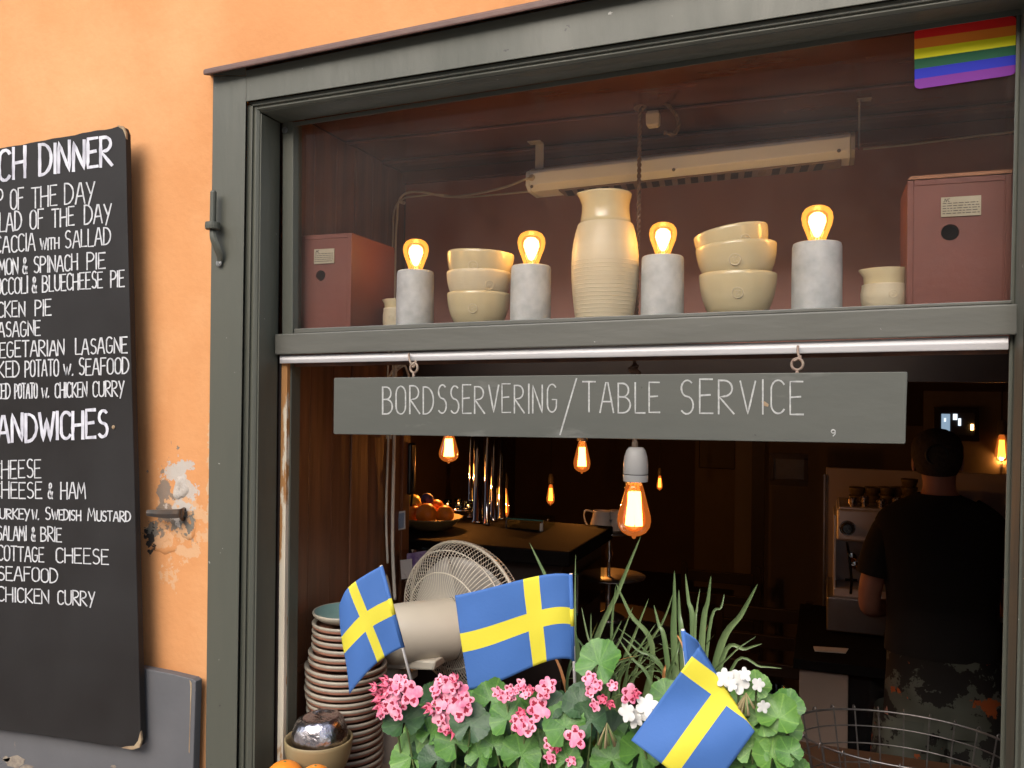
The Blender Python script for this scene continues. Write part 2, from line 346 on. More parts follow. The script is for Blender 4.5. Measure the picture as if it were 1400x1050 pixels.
# ---------------------------------------------------------------- hand lettering
def _arc(cx, cy, rx, ry, a0, a1, n=10):
    return [(cx+rx*math.cos(R(a0+(a1-a0)*i/n)), cy+ry*math.sin(R(a0+(a1-a0)*i/n))) for i in range(n+1)]
GL = {
 'A': (.62, [[(0, 0), (.27, 1), (.36, 1), (.62, 0)], [(.1, .36), (.53, .36)]]),
 'B': (.55, [[(0, 0), (0, 1)], [(0, 1), (.2, 1)]+_arc(.2, .77, .27, .23, 90, -90)+[(.06, .54)], [(.2, .54)]+_arc(.22, .27, .33, .27, 90, -90)+[(0, 0)]]),
 'C': (.5, [_arc(.28, .72, .26, .28, 35, 180)+_arc(.28, .28, .26, .28, 180, 325)]),
 'D': (.58, [[(0, 0), (0, 1)], [(0, 1), (.12, 1)]+_arc(.12, .5, .46, .5, 90, -90, 14)+[(0, 0)]]),
 'E': (.48, [[(.46, 1), (0, 1), (0, 0), (.48, 0)], [(0, .52), (.38, .54)]]),
 'F': (.46, [[(.46, 1), (0, 1), (0, 0)], [(0, .52), (.38, .54)]]),
 'G': (.56, [_arc(.28, .72, .26, .28, 40, 180)+_arc(.28, .28, .26, .28, 180, 340)+[(.54, .45), (.3, .45)]]),
 'H': (.56, [[(0, 0), (0, 1)], [(.54, 0), (.54, 1)], [(0, .5), (.54, .52)]]),
 'I': (.06, [[(.03, 0), (.03, 1)]]),
 'K': (.54, [[(0, 0), (0, 1)], [(.5, 1), (.03, .48), (.54, 0)]]),
 'L': (.44, [[(0, 1), (0, 0), (.44, 0)]]),
 'M': (.7, [[(0, 0), (.08, 1), (.34, .3), (.6, 1), (.7, 0)]]),
 'N': (.56, [[(0, 0), (0, 1), (.54, 0), (.54, 1)]]),
 'O': (.56, [_arc(.28, .72, .27, .28, 90, 180)+_arc(.28, .28, .27, .28, 180, 360)+_arc(.28, .72, .27, .28, 0, 90)]),
 'P': (.52, [[(0, 0), (0, 1)], [(0, 1), (.2, 1)]+_arc(.2, .74, .3, .26, 90, -90)+[(0, .48)]]),
 'R': (.56, [[(0, 0), (0, 1)], [(0, 1), (.2, 1)]+_arc(.2, .76, .3, .24, 90, -90)+[(.03, .5), (.56, 0)]]),
 'S': (.5, [_arc(.27, .76, .22, .24, 45, 250)+_arc(.25, .26, .24, .26, 70, -140)]),
 'T': (.56, [[(0, 1), (.56, 1)], [(.28, 1), (.28, 0)]]),
 'U': (.54, [[(0, 1), (0, .3)]+_arc(.27, .28, .27, .28, 180, 360)+[(.54, 1)]]),
 'V': (.56, [[(0, 1), (.28, 0), (.56, 1)]]),
 'W': (.78, [[(0, 1), (.2, 0), (.39, .8), (.58, 0), (.78, 1)]]),
 'Y': (.52, [[(0, 1), (.26, .45)], [(.54, 1), (.14, -.12)]]),
 '&': (.56, [[(.54, 0), (.14, .72)]+_arc(.27, .82, .14, .17, 200, -20)+[(.1, .45)]+_arc(.24, .23, .23, .23, 150, 330)+[(.54, .42)]]),
 '.': (.1, [[(.04, 0), (.07, .06)]]),
 '/': (.5, [[(0, -.45), (.5, 1.25)]]),
 'J': (.4, [[(.4, 1), (.4, .25)]+_arc(.2, .22, .2, .22, 0, -170)]),
 '9': (.4, [_arc(.2, .7, .18, .26, 0, 360, 12)+[(.36, .3), (.2, 0)]]),
 ' ': (.3, []),
}
rl = random.Random(3)
def letter_line(mb, text, p0, p1, h, w, plane_y, small=.62, slant=0.0, gap=.14, anchor=None):
    """write text from pixel p0 to p1 (baseline) with cap height h px on the vertical plane y=plane_y; lower case = small capitals"""
    adv = []; x = 0
    for ch in text:
        k = small if ch.islower() else 1; g = GL[ch.upper()]; adv.append((x, k, g)); x += (g[0]+gap)*k
    tot = x-gap; hs = h
    if anchor:                                   # (index of a character, its pixel x)
        xk = adv[anchor[0]][0]; sc = (p1[0]-anchor[1])/(tot-xk); nx = anchor[1]-xk*sc
        sl = (p1[1]-p0[1])/(p1[0]-p0[0]); p0 = (nx, p1[1]-(p1[0]-nx)*sl)
    L2 = (p1[0]-p0[0]); sc = L2/tot
    for (x0, k, g) in adv:
        jx, jy, js = rl.uniform(-.02, .02), rl.uniform(-.025, .025), rl.uniform(.96, 1.04)
        for st in g[1]:
            pts = []
            for (gx, gy) in st:
                X = (x0+gx*k+jx+slant*gy)*sc; Y = (gy*k*js+jy)*hs
                t = X/L2; pts.append(Vector((p0[0]+X, p0[1]+(p1[1]-p0[1])*t-Y)))
            if len(pts) == 1: pts.append(pts[0]+Vector((.5, .5)))
            # densify
            dp = [pts[0]]
            for a, b2 in zip(pts, pts[1:]):
                m = max(1, int((b2-a).length/7))
                for q in range(1, m+1): dp.append(a+(b2-a)*q/m)
            pts = dp
            lft, rgt = [], []
            for i, p in enumerate(pts):
                t = (pts[min(i+1, len(pts)-1)]-pts[max(i-1, 0)]); t = t.normalized() if t.length else Vector((1, 0))
                if i == 0: p = p-t*w*.4
                if i == len(pts)-1: p = p+t*w*.4
                n = Vector((-t.y, t.x)); ww = w*.5*rl.uniform(.82, 1.15)
                lft.append(p+n*ww); rgt.append(p-n*ww)
            yy = plane_y-rl.uniform(.0003, .0011)
            g2 = [[P(a.x, a.y, yy), P(c.x, c.y, yy)] for a, c in zip(lft, rgt)]
            mb.grid(g2)
# ================================================================ street side (reflected in the pane)
mb = MB().box((-40, -40, -.3), (40, -.001, 0)); struct('ground', mb, 'paving')
# kerb and joints between paving slabs close to the wall
t = thing('building', 'pale rendered house across the street, seen only mirrored in the upper pane', 'building', (-7, -11, 0))
obj('wall', MB().box((-16, -19, 0), (9, -15, 8.2)), 'house_pale', t, bevel=.02)
rf = MB().add([(-16.3, -19.3, 8.2), (9.3, -19.3, 8.2), (9.3, -14.7, 8.2), (-16.3, -14.7, 8.2), (-16.3, -17, 9.6), (9.3, -17, 9.6)], [(0, 3, 2, 1), (3, 4, 5, 2), (0, 1, 5, 4), (0, 4, 3), (1, 2, 5)])
obj('roof', rf, 'house_roof', t)
for i in range(9):
    for j in range(1):
        x = -14.6+i*2.6; z = .9+j*2.4
        w = obj('window', MB().box((x, -14.97, z), (x+1, -14.999, z+1.4)), 'window_dark', t)
        fr = MB()
        for a, b_ in (((x-.06, z-.06), (x+1.06, z)), ((x-.06, z+1.4), (x+1.06, z+1.46)), ((x-.06, z), (x, z+1.4)), ((x+1, z), (x+1.06, z+1.4)), ((x+.48, z), (x+.52, z+1.4))):
            fr.box((a[0], -14.94, a[1]), (b_[0], -14.998, b_[1]))
        ROOT[w] = ROOT[t]; obj('frame', fr, 'heater_white', w)

# ================================================================ plaster wall with damaged render
XL, XR = P(300, 500, 0).x, P(1400, 500, 0).x+.10
ZT = P(600, 60, 0).z+.1; ZB = .80
bx = MB()
bx.box((-4, 0, 0), (XL, .10, 4.2)).box((XR, 0, 0), (3, .10, 4.2)).box((XL, 0, 0), (XR, .10, ZB-.05))
cl_, cr_ = P(287, 98, 0), P(1450, -138, 0); sl_ = (cr_.z-cl_.z)/(cr_.x-cl_.x)
za_, zb_ = cl_.z+(XL-cl_.x)*sl_, cl_.z+(XR-cl_.x)*sl_
bx.hexa([(XL, 0, za_), (XR, 0, zb_), (XR, 0, 4.2), (XL, 0, 4.2)], [(XL, .1, za_), (XR, .1, zb_), (XR, .1, 4.2), (XL, .1, 4.2)])
wall = thing('plaster_wall', 'ochre orange rendered house wall with crumbling patch round the iron hook', 'wall', (-1.6, 0, 0))
obj('render_coat', bx, 'plaster', wall)
# damage in the render round the hook: irregular wear colours keyed to the place, plus real flakes and lumps
N, L, b = nodes(M['plaster'])
hc = P(232, 700, 0)
tc = N.new('ShaderNodeTexCoord')
def wear(center, rx, rz, c, thr, nsc, rough_off):
    mp = N.new('ShaderNodeMapping'); L.new(tc.outputs['Object'], mp.inputs[0])
    loc = center-ROOT[wall]
    mp.vector_type = 'TEXTURE'; mp.inputs['Location'].default_value = (loc.x, 0, loc.z); mp.inputs['Scale'].default_value = (rx, 1, rz)
    ln = N.new('ShaderNodeVectorMath'); ln.operation = 'LENGTH'
    L.new(mp.outputs[0], ln.inputs[0])
    no = N.new('ShaderNodeTexNoise'); no.inputs['Scale'].default_value = nsc; no.inputs['Detail'].default_value = 9; no.inputs['Roughness'].default_value = .62
    m2 = N.new('ShaderNodeMapping'); m2.inputs['Location'].default_value = (rough_off, rough_off*.7, 0); L.new(tc.outputs['Object'], m2.inputs[0]); L.new(m2.outputs[0], no.inputs['Vector'])
    ml = N.new('ShaderNodeMath'); ml.operation = 'MULTIPLY_ADD'; L.new(no.outputs['Fac'], ml.inputs[0]); ml.inputs[1].default_value = 5.5; ml.inputs[2].default_value = -thr
    sb = N.new('ShaderNodeMath'); sb.operation = 'SUBTRACT'; L.new(ml.outputs[0], sb.inputs[0]); L.new(ln.outputs['Value'], sb.inputs[1])
    rp = N.new('ShaderNodeMapRange'); rp.inputs[1].default_value = 0; rp.inputs[2].default_value = .06; L.new(sb.outputs[0], rp.inputs[0])
    mx = N.new('ShaderNodeMix'); mx.data_type = 'RGBA'; src = b.inputs['Base Color'].links[0].from_socket
    L.new(src, mx.inputs[6]); mx.inputs[7].default_value = (*c, 1); L.new(rp.outputs[0], mx.inputs[0]); L.new(mx.outputs[2], b.inputs['Base Color'])
wear(P(240, 712, 0), .070, .105, (.56, .32, .165), 2.1, 15, 0.0)
wear(P(236, 700, 0), .075, .12, (.17, .15, .12), 2.45, 21, 3.1)
wear(P(246, 668, 0), .032, .048, (.44, .39, .34), 1.9, 24, 5.7)
wear(P(206, 733, 0), .020, .034, (.03, .025, .02), 2.2, 34, 9.1)
wear(P(240, 785, 0), .07, .05, (.58, .38, .23), 2.8, 24, 12.3)
wear(P(286, 640, 0), .012, .25, (.52, .34, .2), 2.6, 24, 15.3)
wear(P(262, 745, 0), .02, .06, (.20, .18, .145), 2.5, 26, 19.3)
wear(P(222, 668, 0), .022, .05, (.19, .165, .135), 2.3, 26, 23.3)
# broad weathering
add_spots('plaster', (.64, .33, .145), 2.0, .50, soft=.25)
add_spots('plaster', (.45, .175, .055), 2.6, .58, soft=.3, stretch=(1, 1, .3))
def lump(px, py, r, h, m, name, seed, sx=1, sz=1, n=16):
    rr = random.Random(seed); c = P(px, py, 0); k = mpp(px, 0); r *= k; g = []
    ang = [rr.uniform(.65, 1.2) for _ in range(n)]
    ang = [(ang[i-1]+2*ang[i]+ang[(i+1) % n])/4 for i in range(n)]
    rings = []
    for q, hh in ((1, .0), (.9, .55), (.7, .85), (.4, 1.0), (.01, .95)):
        rings.append([c+Vector((math.cos(2*math.pi*i/n)*r*q*ang[i]*sx, -h*hh*rr.uniform(.8, 1.15), math.sin(2*math.pi*i/n)*r*q*ang[i]*sz)) for i in range(n)])
    return obj(name, MB().loft(rings, True, caps=False), m, wall, smooth=True)
lump(247, 668, 14, .0035, 'filler', 'filler_patch', 2, .9, 1.3, 26)
lump(225, 741, 20, .003, 'plaster', 'render_bulge', 18, 1.1, .9, 24); lump(256, 722, 16, .004, 'plaster', 'render_bulge', 19, .9, 1.2, 24)

# ================================================================ window frame
fr = thing('window_frame', 'large grey-green painted timber window frame with brown cap moulding', 'window', (-.4, 0, .8))
def jamb(name, prof, t=(None, 150, 1080), m='frame_paint', bevel=.0012):
    """prof: (px at row 150, px at row 1050, y) ; returns vertical member between rows"""
    rings = []
    for py in (t[1], t[2]):
        f = (py-150)/900.0
        rings.append([P(a+(b_-a)*f, py, y) for a, b_, y in prof])
    return obj(name, MB().loft(rings), m, fr, bevel=bevel)
zt, zb = 60, 1180
jamb('jamb_casing', [(291, 281, .0005), (291, 281, -.03), (336, 323, -.03), (338, 326, .0005)], (0, 104, zb))
jamb('jamb_moulding', [(338.3, 326.3, -.0005), (338, 326, -.021), (345.5, 333, -.021), (346.5, 334, -.016), (350, 337.5, -.018), (356, 345, -.013), (357.2, 346.2, .0005)], (0, 144, zb))
# reveal board
pa = P(357.5, 152, -.012); pb = P(357.5-11, 1052, -.012)
def reveal_ring(py, f):
    a = P(357.5-11*f, py, -.012)
    return [a, Vector((a.x+.0004, .045, a.z)), Vector((a.x-.02, .045, a.z)), Vector((a.x-.02, -.0105, a.z))]
obj('jamb_reveal', MB().loft([reveal_ring(155, 0), reveal_ring(zb, 1)]), 'frame_paint', fr, bevel=.001)
# sash of the fixed pane (left stile) and lower check strips
def post(name, px0, px1, py0, py1, y0, y1, m, lean=-9, bevel=.0012):
    f = lambda px, py, y: P(px+lean*(py-150)/900.0, py, y)
    rings = []
    for py in (py0, py1):
        a = f(px0, py, y0); c = f(px1, py, y0)
        rings.append([a, c, Vector((c.x, y1, c.z)), Vector((a.x, y1, a.z))])
    return obj(name, MB().loft(rings), m, fr, bevel=bevel)
post('sash_stile', 386.5, 401, 166, 462, .043, .072, 'frame_paint', -3)
post('check_strip', 388.5, 396.5, 493, zb, .048, .062, 'worn_edge', -10)
post('check_strip', 397.2, 402.5, 491, zb, .058, .088, 'frame_paint', -10)
post('check_strip', 384.5, 388.3, 490, zb, .052, .085, 'room_trim', -10)  # dark strip standing in for the shaded gap beside the worn edge
# lintel: lofted left to right
def rail(name, ptsL, ptsR, m='frame_paint', bevel=.0012):
    rings = [[P(*p) for p in ptsL], [P(*p) for p in ptsR]]
    return obj(name, MB().loft(rings), m, fr, bevel=bevel)
rail('head_casing', [(336.3, 139, -.0295), (336.3, 96, -.0295), (336.3, 96, .0005), (336.3, 139, .0005)],
     [(1450, -37, -.0295), (1450, -129, -.0295), (1450, -129, .0005), (1450, -37, .0005)])
rail('head_moulding', [(338.5, 140.2, -.0005), (338.5, 140.2, -.021), (346, 145, -.021), (347, 146.5, -.016), (350, 149, -.018), (356.5, 152.5, -.013), (357, 153, -.0005)],
     [(1440, -34, -.0005), (1440, -34, -.021), (1440, -25, -.021), (1440, -23, -.016), (1440, -20, -.018), (1440, -14, -.013), (1440, -13.5, -.0005)])
rail('head_soffit', [(357, 153.6, -.012), (384.5, 168.6, .0445), (384.5, 155, .0445), (357, 146, -.010)],
     [(1440, -13, -.012), (1425, 8, .0445), (1425, -12, .0445), (1440, -20, -.010)])
rail('sash_rail', [(386, 169.5, .044), (386, 175.5, .044), (386, 175.5, .071), (386, 169.5, .071)],
     [(1425, 6, .044), (1425, 15.5, .044), (1425, 15.5, .071), (1425, 6, .071)], bevel=.001)
obj('casing_block', MB().hexa([P(291.5, 103.2, -.029), P(336, 103.6, -.029), P(336, 92, -.029), P(291.5, 101.5, -.029)], [P(291.5, 103.2, .0005), P(336, 103.6, .0005), P(336, 92, .0005), P(291.5, 101.5, .0005)]), 'frame_paint', fr)
# brown drip cap along the top of the head
rail('drip_cap', [(277.5, 95, -.052), (277.5, 103, -.052), (286.5, 104, -.0004), (286.5, 93, -.0004)],
     [(1450, -146, -.052), (1450, -131.5, -.052), (1450, -130, -.0004), (1450, -146, -.0004)], 'cap_paint', bevel=.003)
# transom that carries the shelf, its white strip below
rail('transom', [(376, 457, .030), (376, 485, .030), (376, 485, .078), (376, 457, .078)],
     [(1392, 415.5, .030), (1392, 457.5, .030), (1392, 457.5, .078), (1392, 415.5, .078)], 'shelf_paint', bevel=.002)
rail('glazing_bead', [(402, 449.5, .044), (402, 456, .044), (402, 456, .0585), (402, 449.5, .0585)],
     [(1384, 410.5, .044), (1384, 415, .044), (1384, 415, .0585), (1384, 410.5, .0585)], 'shelf_paint')
rail('white_track', [(382.5, 486.2, .040), (382.5, 491.5, .036), (382.5, 497, .040), (382.5, 497, .060), (382.5, 486.2, .060)],
     [(1379, 459.2, .040), (1379, 468, .036), (1379, 478, .040), (1379, 478, .060), (1379, 459.2, .060)], 'strip_white')
rail('track_backing', [(384, 489, .066), (384, 502, .066), (384, 502, .09), (384, 489, .09)],
     [(1378, 461, .066), (1378, 484, .066), (1378, 484, .09), (1378, 461, .09)], 'wood_wall')
# right jamb
def rj(name, prof, m='frame_paint', bevel=.0012, t0=-8, t1=1180):
    rings = []
    for py in (t0, t1):
        f = (py-20)/1030.0
        rings.append([P(a-23*f, py, y) for a, y in prof])
    return obj(name, MB().loft(rings), m, fr, bevel=bevel)
rj('sash_stile', [(1390, .046), (1390, .073), (1420, .073), (1395.5, .046)])
rj('jamb_reveal', [(1396.5, .044), (1397, .058), (1420, .058), (1409, -.012)], bevel=.0006)
rj('jamb_casing', [(1409.8, -.020), (1412, .0005), (1520, .0005), (1520, -.03), (1419, -.03), (1414, -.022)])
# glass of the fixed light
gp = [P(400, 172, .060), P(1392, 12, .060), P(1384, 418, .060), P(400, 456, .060)]
obj('pane', MB().slab(gp, .004), 'pane_glass', fr)
# screws
def screw(px, py, y, r, parent, name='screw'):
    c = P(px, py, y); k = mpp(px, y)*r
    return obj(name, MB().lathe([(.0001, -.0015), (k*.35, -.0012), (k*.4, -.0020), (k*.9, -.0016), (k, 0)], c, 14, axis=(0, 1, 0)), 'screw', parent)
screw(389.5, 178, .0435, 5, fr)
# iron shutter pintle screwed to the casing
pt = thing('shutter_hinge', 'painted iron hinge pin with curved tail on the left casing', 'hinge', P(297, 315, -.03))
k = mpp(290, -.04)
obj('pin', MB().lathe([(.0001, 0), (.0052, 0), (.0058, .002), (.0058, .058), (.0045, .061), (.0001, .061)], P(291, 306, -.045), 14), 'frame_paint', pt, smooth=False)
obj('collar', MB().lathe([(.006, -.007), (.0135, -.0065), (.0140, 0), (.0135, .0065), (.006, .007)], P(291, 309, -.045), 18), 'frame_paint', pt, bevel=.001)
path = spline([P(291, 315, -.045), P(292, 326, -.047), P(297, 340, -.043), P(301, 352, -.036), P(300, 362, -.031)], 6)
tl = MB(); rings = []
for i, p in enumerate(path):
    f = i/(len(path)-1); w = .0062+.003*math.sin(math.pi*min(1, f*1.05)); d = .0052-.002*f
    rings.append([p+Vector((-w, 0, 0)), p+Vector((-w*.5, -d, 0)), p+Vector((w*.5, -d, 0)), p+Vector((w, 0, 0)), p+Vector((0, d*.6, 0))])
obj('tail', tl.loft(rings), 'frame_paint', pt, bevel=.001)
screw(299.5, 360, -.0345, 5, pt)

# ================================================================ boards
YB = -.050
def quadslab(pts, y, th): return MB().slab([P(a, c, y) for a, c in pts], th)
cb = thing('menu_board', 'tall black chalkboard menu hand lettered in white, bread and pie prices missing', 'chalkboard', P(60, 1010, YB))
cb['label'] = 'tall black chalkboard menu hand lettered in white, hung over the grey board'
edge = [(-330, 262), (0, 202.5)]
rr = random.Random(11)
for i in range(1, 16):
    x = 163*i/16; edge.append((x, 202.5-29.5*i/16*1.0+rr.uniform(-1.0, .8)))
edge += [(163, 171.5), (168.5, 174), (171.5, 182), (174, 300), (178.5, 470), (183, 640), (188.5, 860), (192.5, 1012), (190, 1021), (182, 1023.5), (170, 1022)]
for i in range(1, 14):
    x = 170-170*i/14; edge.append((x, 1022-24*i/14+rr.uniform(-.8, .8)))
edge += [(-330, 952)]
obj('panel', quadslab(edge, YB, .014), 'chalkboard', cb, bevel=.0015)
# right side edge strip reads darker, worn corner wood
cw = MB(); cw.slab([P(a, c, YB-.0012) for a, c in [(191.8, 1000), (193.4, 1012), (190.6, 1022), (181, 1025), (166, 1022.5), (172, 1020.6), (183, 1020), (188.5, 1013)]], .004)
obj('worn_corner', cw, 'raw_wood', cb)
cw = MB(); cw.slab([P(a, c, YB-.001) for a, c in [(160, 170.8), (168, 172.6), (172, 181), (172.4, 190), (170.6, 184), (168, 177.2), (163, 174.2)]], .004)
obj('worn_corner', cw, 'raw_wood', cb)
def words(ws, h, w, y0, sl, m, small=.66, gap=.14):
    for tx, xa, xb in ws:
        m_ = MB(); letter_line(m_, tx, (xa+1.2, y0+sl*xa), (xb-2, y0+sl*xb), h, w*.88, YB, small=small, gap=gap); o = obj('lettering', m_, m, cb); o['kind'] = 'stuff'
words([('LUNCH', -62, 36), ('DINNER', 53, 155)], 40, 4.9, 247, -.142, 'chalk_heavy', gap=.17)
words([('SANDWICHES', -21, 149)], 37, 4.7, 605, -.052, 'chalk_heavy', gap=.16)
for ws, h, w, y0, sl in [
 ([('SOUP', -33, 6), ('OF', 13, 34), ('THE', 42, 80), ('DAY', 87, 131)], 28, 2.3, 288, -.092),
 ([('SALLAD', -32, 31), ('OF', 40, 61), ('THE', 70, 103), ('DAY', 114, 154)], 25, 2.3, 317, -.09),
 ([('FOCACCIA', -28, 50), ('with', 54, 82), ('SALLAD', 88, 153)], 23, 2.2, 346, -.078),
 ([('SALMON', -28, 27), ('&', 30, 39), ('SPINACH', 45, 108), ('PIE', 118, 146)], 22, 2.2, 376, -.065),
 ([('BROCCOLI', -26, 40), ('&', 43, 52), ('BLUECHEESE', 57, 142), ('PIE', 150, 172)], 22, 2.2, 403, -.068),
 ([('CHICKEN', -26, 36), ('PIE', 47, 72)], 21, 2.2, 434, -.045), ([('LASAGNE', -12, 57)], 20, 2.2, 461, -.045),
 ([('VEGETARIAN', -12, 90), ('LASAGNE', 102, 176)], 21, 2.2, 489, -.04),
 ([('BAKED', -25, 28), ('POTATO', 33, 82), ('w.', 86, 102), ('SEAFOOD', 107, 178)], 22, 2.2, 516, -.03),
 ([('BAKED', -21, 16), ('POTATO', 19, 53), ('w.', 56, 69), ('CHICKEN', 74, 121), ('CURRY', 126, 171)], 20, 2.2, 545, -.022),
 ([('CHEESE', -10, 58)], 24, 2.1, 654, -.02), ([('CHEESE', -10, 59), ('&', 65, 74), ('HAM', 82, 119)], 22, 2.1, 681, .01),
 ([('Turkey', -12, 42), ('w.', 43, 55), ('Swedish', 61, 112), ('Mustard', 119, 180)], 17, 2.1, 709, .022),
 ([('SALAMI', -4, 38), ('&', 42, 50), ('BRIE', 55, 86)], 19, 2.1, 738, .03), ([('COTTAGE', -4, 62), ('CHEESE', 75, 150)], 20, 2.1, 766, .035),
 ([('SEAFOOD', -4, 81)], 19, 2.1, 793, .045), ([('CHICKEN', -4, 69), ('CURRY', 78, 131)], 19, 2.1, 822, .05)]:
    words(ws, h, w, y0, sl, 'chalk', small=.8 if ws[0][0] == 'Turkey' else .66)
nl = MB(); nl.ball(P(155, 584, YB-.001), .004, 10, sy=.4); obj('nail_hole', nl, 'raw_wood', cb)

gb = thing('grey_board', 'plain slate grey board standing behind the chalkboard menu', 'board', P(150, 1050, -.014))
ge = [(-330, 800), (180, 911), (230, 920.5), (263, 928.5), (267.5, 932), (262, 1120), (-330, 1120)]
obj('panel', quadslab(ge, -.030, .018), 'grey_board', gb, bevel=.0015)
r3 = random.Random(4)
for (cx, cy, rx, ry) in ((20, 1042, 17, 9), (36, 1049, 10, 4), (8, 1038, 6, 4), (155, 1048, 4, 3)):
    wr = MB(); wr.slab([P(cx+rx*r3.uniform(.6, 1.15)*math.cos(2*math.pi*i/14), cy+ry*r3.uniform(.6, 1.15)*math.sin(2*math.pi*i/14), -.0306) for i in range(14)], .0015); obj('bare_patch', wr, 'board_wear', gb)
we = MB(); we.slab([P(a, c, -.0306) for a, c in [(259, 929.5), (262, 934), (260, 990), (259, 1030), (257.8, 1028), (259.4, 985), (260.3, 940)]], .001); obj('bare_patch', we, 'raw_wood', gb)

# iron shutter hook fixed in the wall
hk = thing('wall_hook', 'worn steel shutter catch sticking out of the flaking render', 'hook', P(232, 702, 0))
pth = spline([P(249, 700, .012), P(250, 700, -.014), P(244, 702, -.026), P(225, 702.5, -.030), P(202, 701, -.034)], 6)
mb = MB(); rings = []
for i, p in enumerate(pth):
    f = i/(len(pth)-1); h = .0065+.002*min(1, f*2)-.003*max(0, f-.7)/.3
    rings.append([p+Vector((0, -.003, -h)), p+Vector((0, -.0045, 0)), p+Vector((0, -.003, h)), p+Vector((.001, .003, h)), p+Vector((.001, .003, -h))])
obj('shank', mb.loft(rings), 'iron', hk, smooth=False, bevel=.0015)
ey = MB().torus(P(251, 703, -.004), .010, .0035, (1, .2, 0), 18, 8); obj('eye', ey, 'iron', hk, smooth=True)

# rainbow sticker on the outer face of the pane
st = thing('rainbow_sticker', 'six striped rainbow flag sticker in the top right corner of the pane', 'sticker', P(1318, 72, .0585))
q = [(1250, 40), (1389, 21), (1388.5, 102), (1250.5, 122.5)]
def qb(u, v):
    a = (q[0][0]+(q[1][0]-q[0][0])*u, q[0][1]+(q[1][1]-q[0][1])*u); c = (q[3][0]+(q[2][0]-q[3][0])*u, q[3][1]+(q[2][1]-q[3][1])*u)
    return (a[0]+(c[0]-a[0])*v, a[1]+(c[1]-a[1])*v)
def rr_clip(v0, v1, n=24, rad=.05, e=0.0):
    top = []; bot = []
    # span of u allowed at v for rounded corners
    rows = []
    for i in range(7):
        v = v0+(v1-v0)*i/6; d = min(v, 1-v); rv = rad*1.5; off = 0
        if d < rv: off = rad*(1-math.sqrt(max(0, 1-((rv-d)/rv)**2)))
        rows.append([P(*qb(off+(1-2*off)*j, v), .0590) for j in (0, .25, .5, .75, 1)])
    return rows
for i, n_ in enumerate(('red', 'orange', 'yellow', 'green', 'blue', 'violet')):
    obj('stripe', MB().grid(rr_clip(i/6, (i+1)/6)), 'rb_'+n_, st, solid=.0006)
# ================================================================ interior shell
NX0, NX1, NY = -.985, .62, .56
ROOMZ0, ROOMZ1, RX0, RX1, RY1 = -.2, 2.75, -3.2, 1.7, 7.4
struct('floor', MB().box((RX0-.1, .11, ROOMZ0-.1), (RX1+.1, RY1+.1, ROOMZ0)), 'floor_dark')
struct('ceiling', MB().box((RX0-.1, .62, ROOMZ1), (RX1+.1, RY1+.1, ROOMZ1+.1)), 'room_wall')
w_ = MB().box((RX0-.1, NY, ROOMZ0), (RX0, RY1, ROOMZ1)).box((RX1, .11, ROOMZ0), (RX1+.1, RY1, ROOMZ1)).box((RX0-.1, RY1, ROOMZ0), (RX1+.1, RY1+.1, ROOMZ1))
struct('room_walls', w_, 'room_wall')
# niche: ceiling, back board, right side, left plank wall
nz = P(1100, 190, NY).z
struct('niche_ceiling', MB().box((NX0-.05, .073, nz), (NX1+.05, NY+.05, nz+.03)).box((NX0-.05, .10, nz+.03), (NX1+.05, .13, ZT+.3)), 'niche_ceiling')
struct('niche_beam', MB().box((NX0, NY+.002, 1.64), (NX1, NY+.05, 1.7195)), 'room_trim')
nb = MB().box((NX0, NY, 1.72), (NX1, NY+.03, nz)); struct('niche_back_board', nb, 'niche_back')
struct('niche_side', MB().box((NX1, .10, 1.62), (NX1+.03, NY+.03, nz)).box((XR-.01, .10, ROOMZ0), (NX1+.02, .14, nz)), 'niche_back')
struct('outer_wall_lining', MB().box((RX0, .105, ROOMZ0), (NX0-.03, .13, ROOMZ1)).box((NX1+.02, .105, ROOMZ0), (RX1, .13, ROOMZ1)).box((NX0-.03, .57, nz+.035), (NX1, .61, ROOMZ1)), 'room_wall')
# moulding and picture rail where niche ceiling meets the back
for dz, dy in ((0, 0), (.022, .03)):
    pass
struct('niche_moulding', MB().box((NX0, NY-.022, nz-.028), (NX1, NY-.0005, nz-.0005)).box((NX0, NY-.12, nz-.008), (NX1, NY-.09, nz-.0008)).box((NX0, .28, nz-.006), (NX1, .3, nz-.0008)), 'niche_ceiling', bevel=.002)
pw = props(bpy.data.objects.new('plank_wall', None), None, None, None, 'structure'); col.objects.link(pw); pw.location = (NX0, .3, 0); ROOT[pw] = Vector((NX0, .3, 0))
ys = [.092, .165, .25, .325, .40, .475, .562]
for i in range(6):
    j = .0015*((i*7) % 3)
    obj('plank', MB().box((NX0-.03, ys[i]+.0012, .5), (NX0-j, ys[i+1]-.0012, nz-.001)), 'wood_wall', pw, bevel=.002)
obj('plank', MB().box((NX0-.03, .5625, .5), (NX0+.004, .60, 1.654)), 'wood_wall', pw, bevel=.002)
# horizontal cover rail low on the plank wall
obj('plank', MB().box((NX0-.029, .10, 1.04), (NX0+.006, .555, 1.055)), 'wood_wall', pw, bevel=.002)
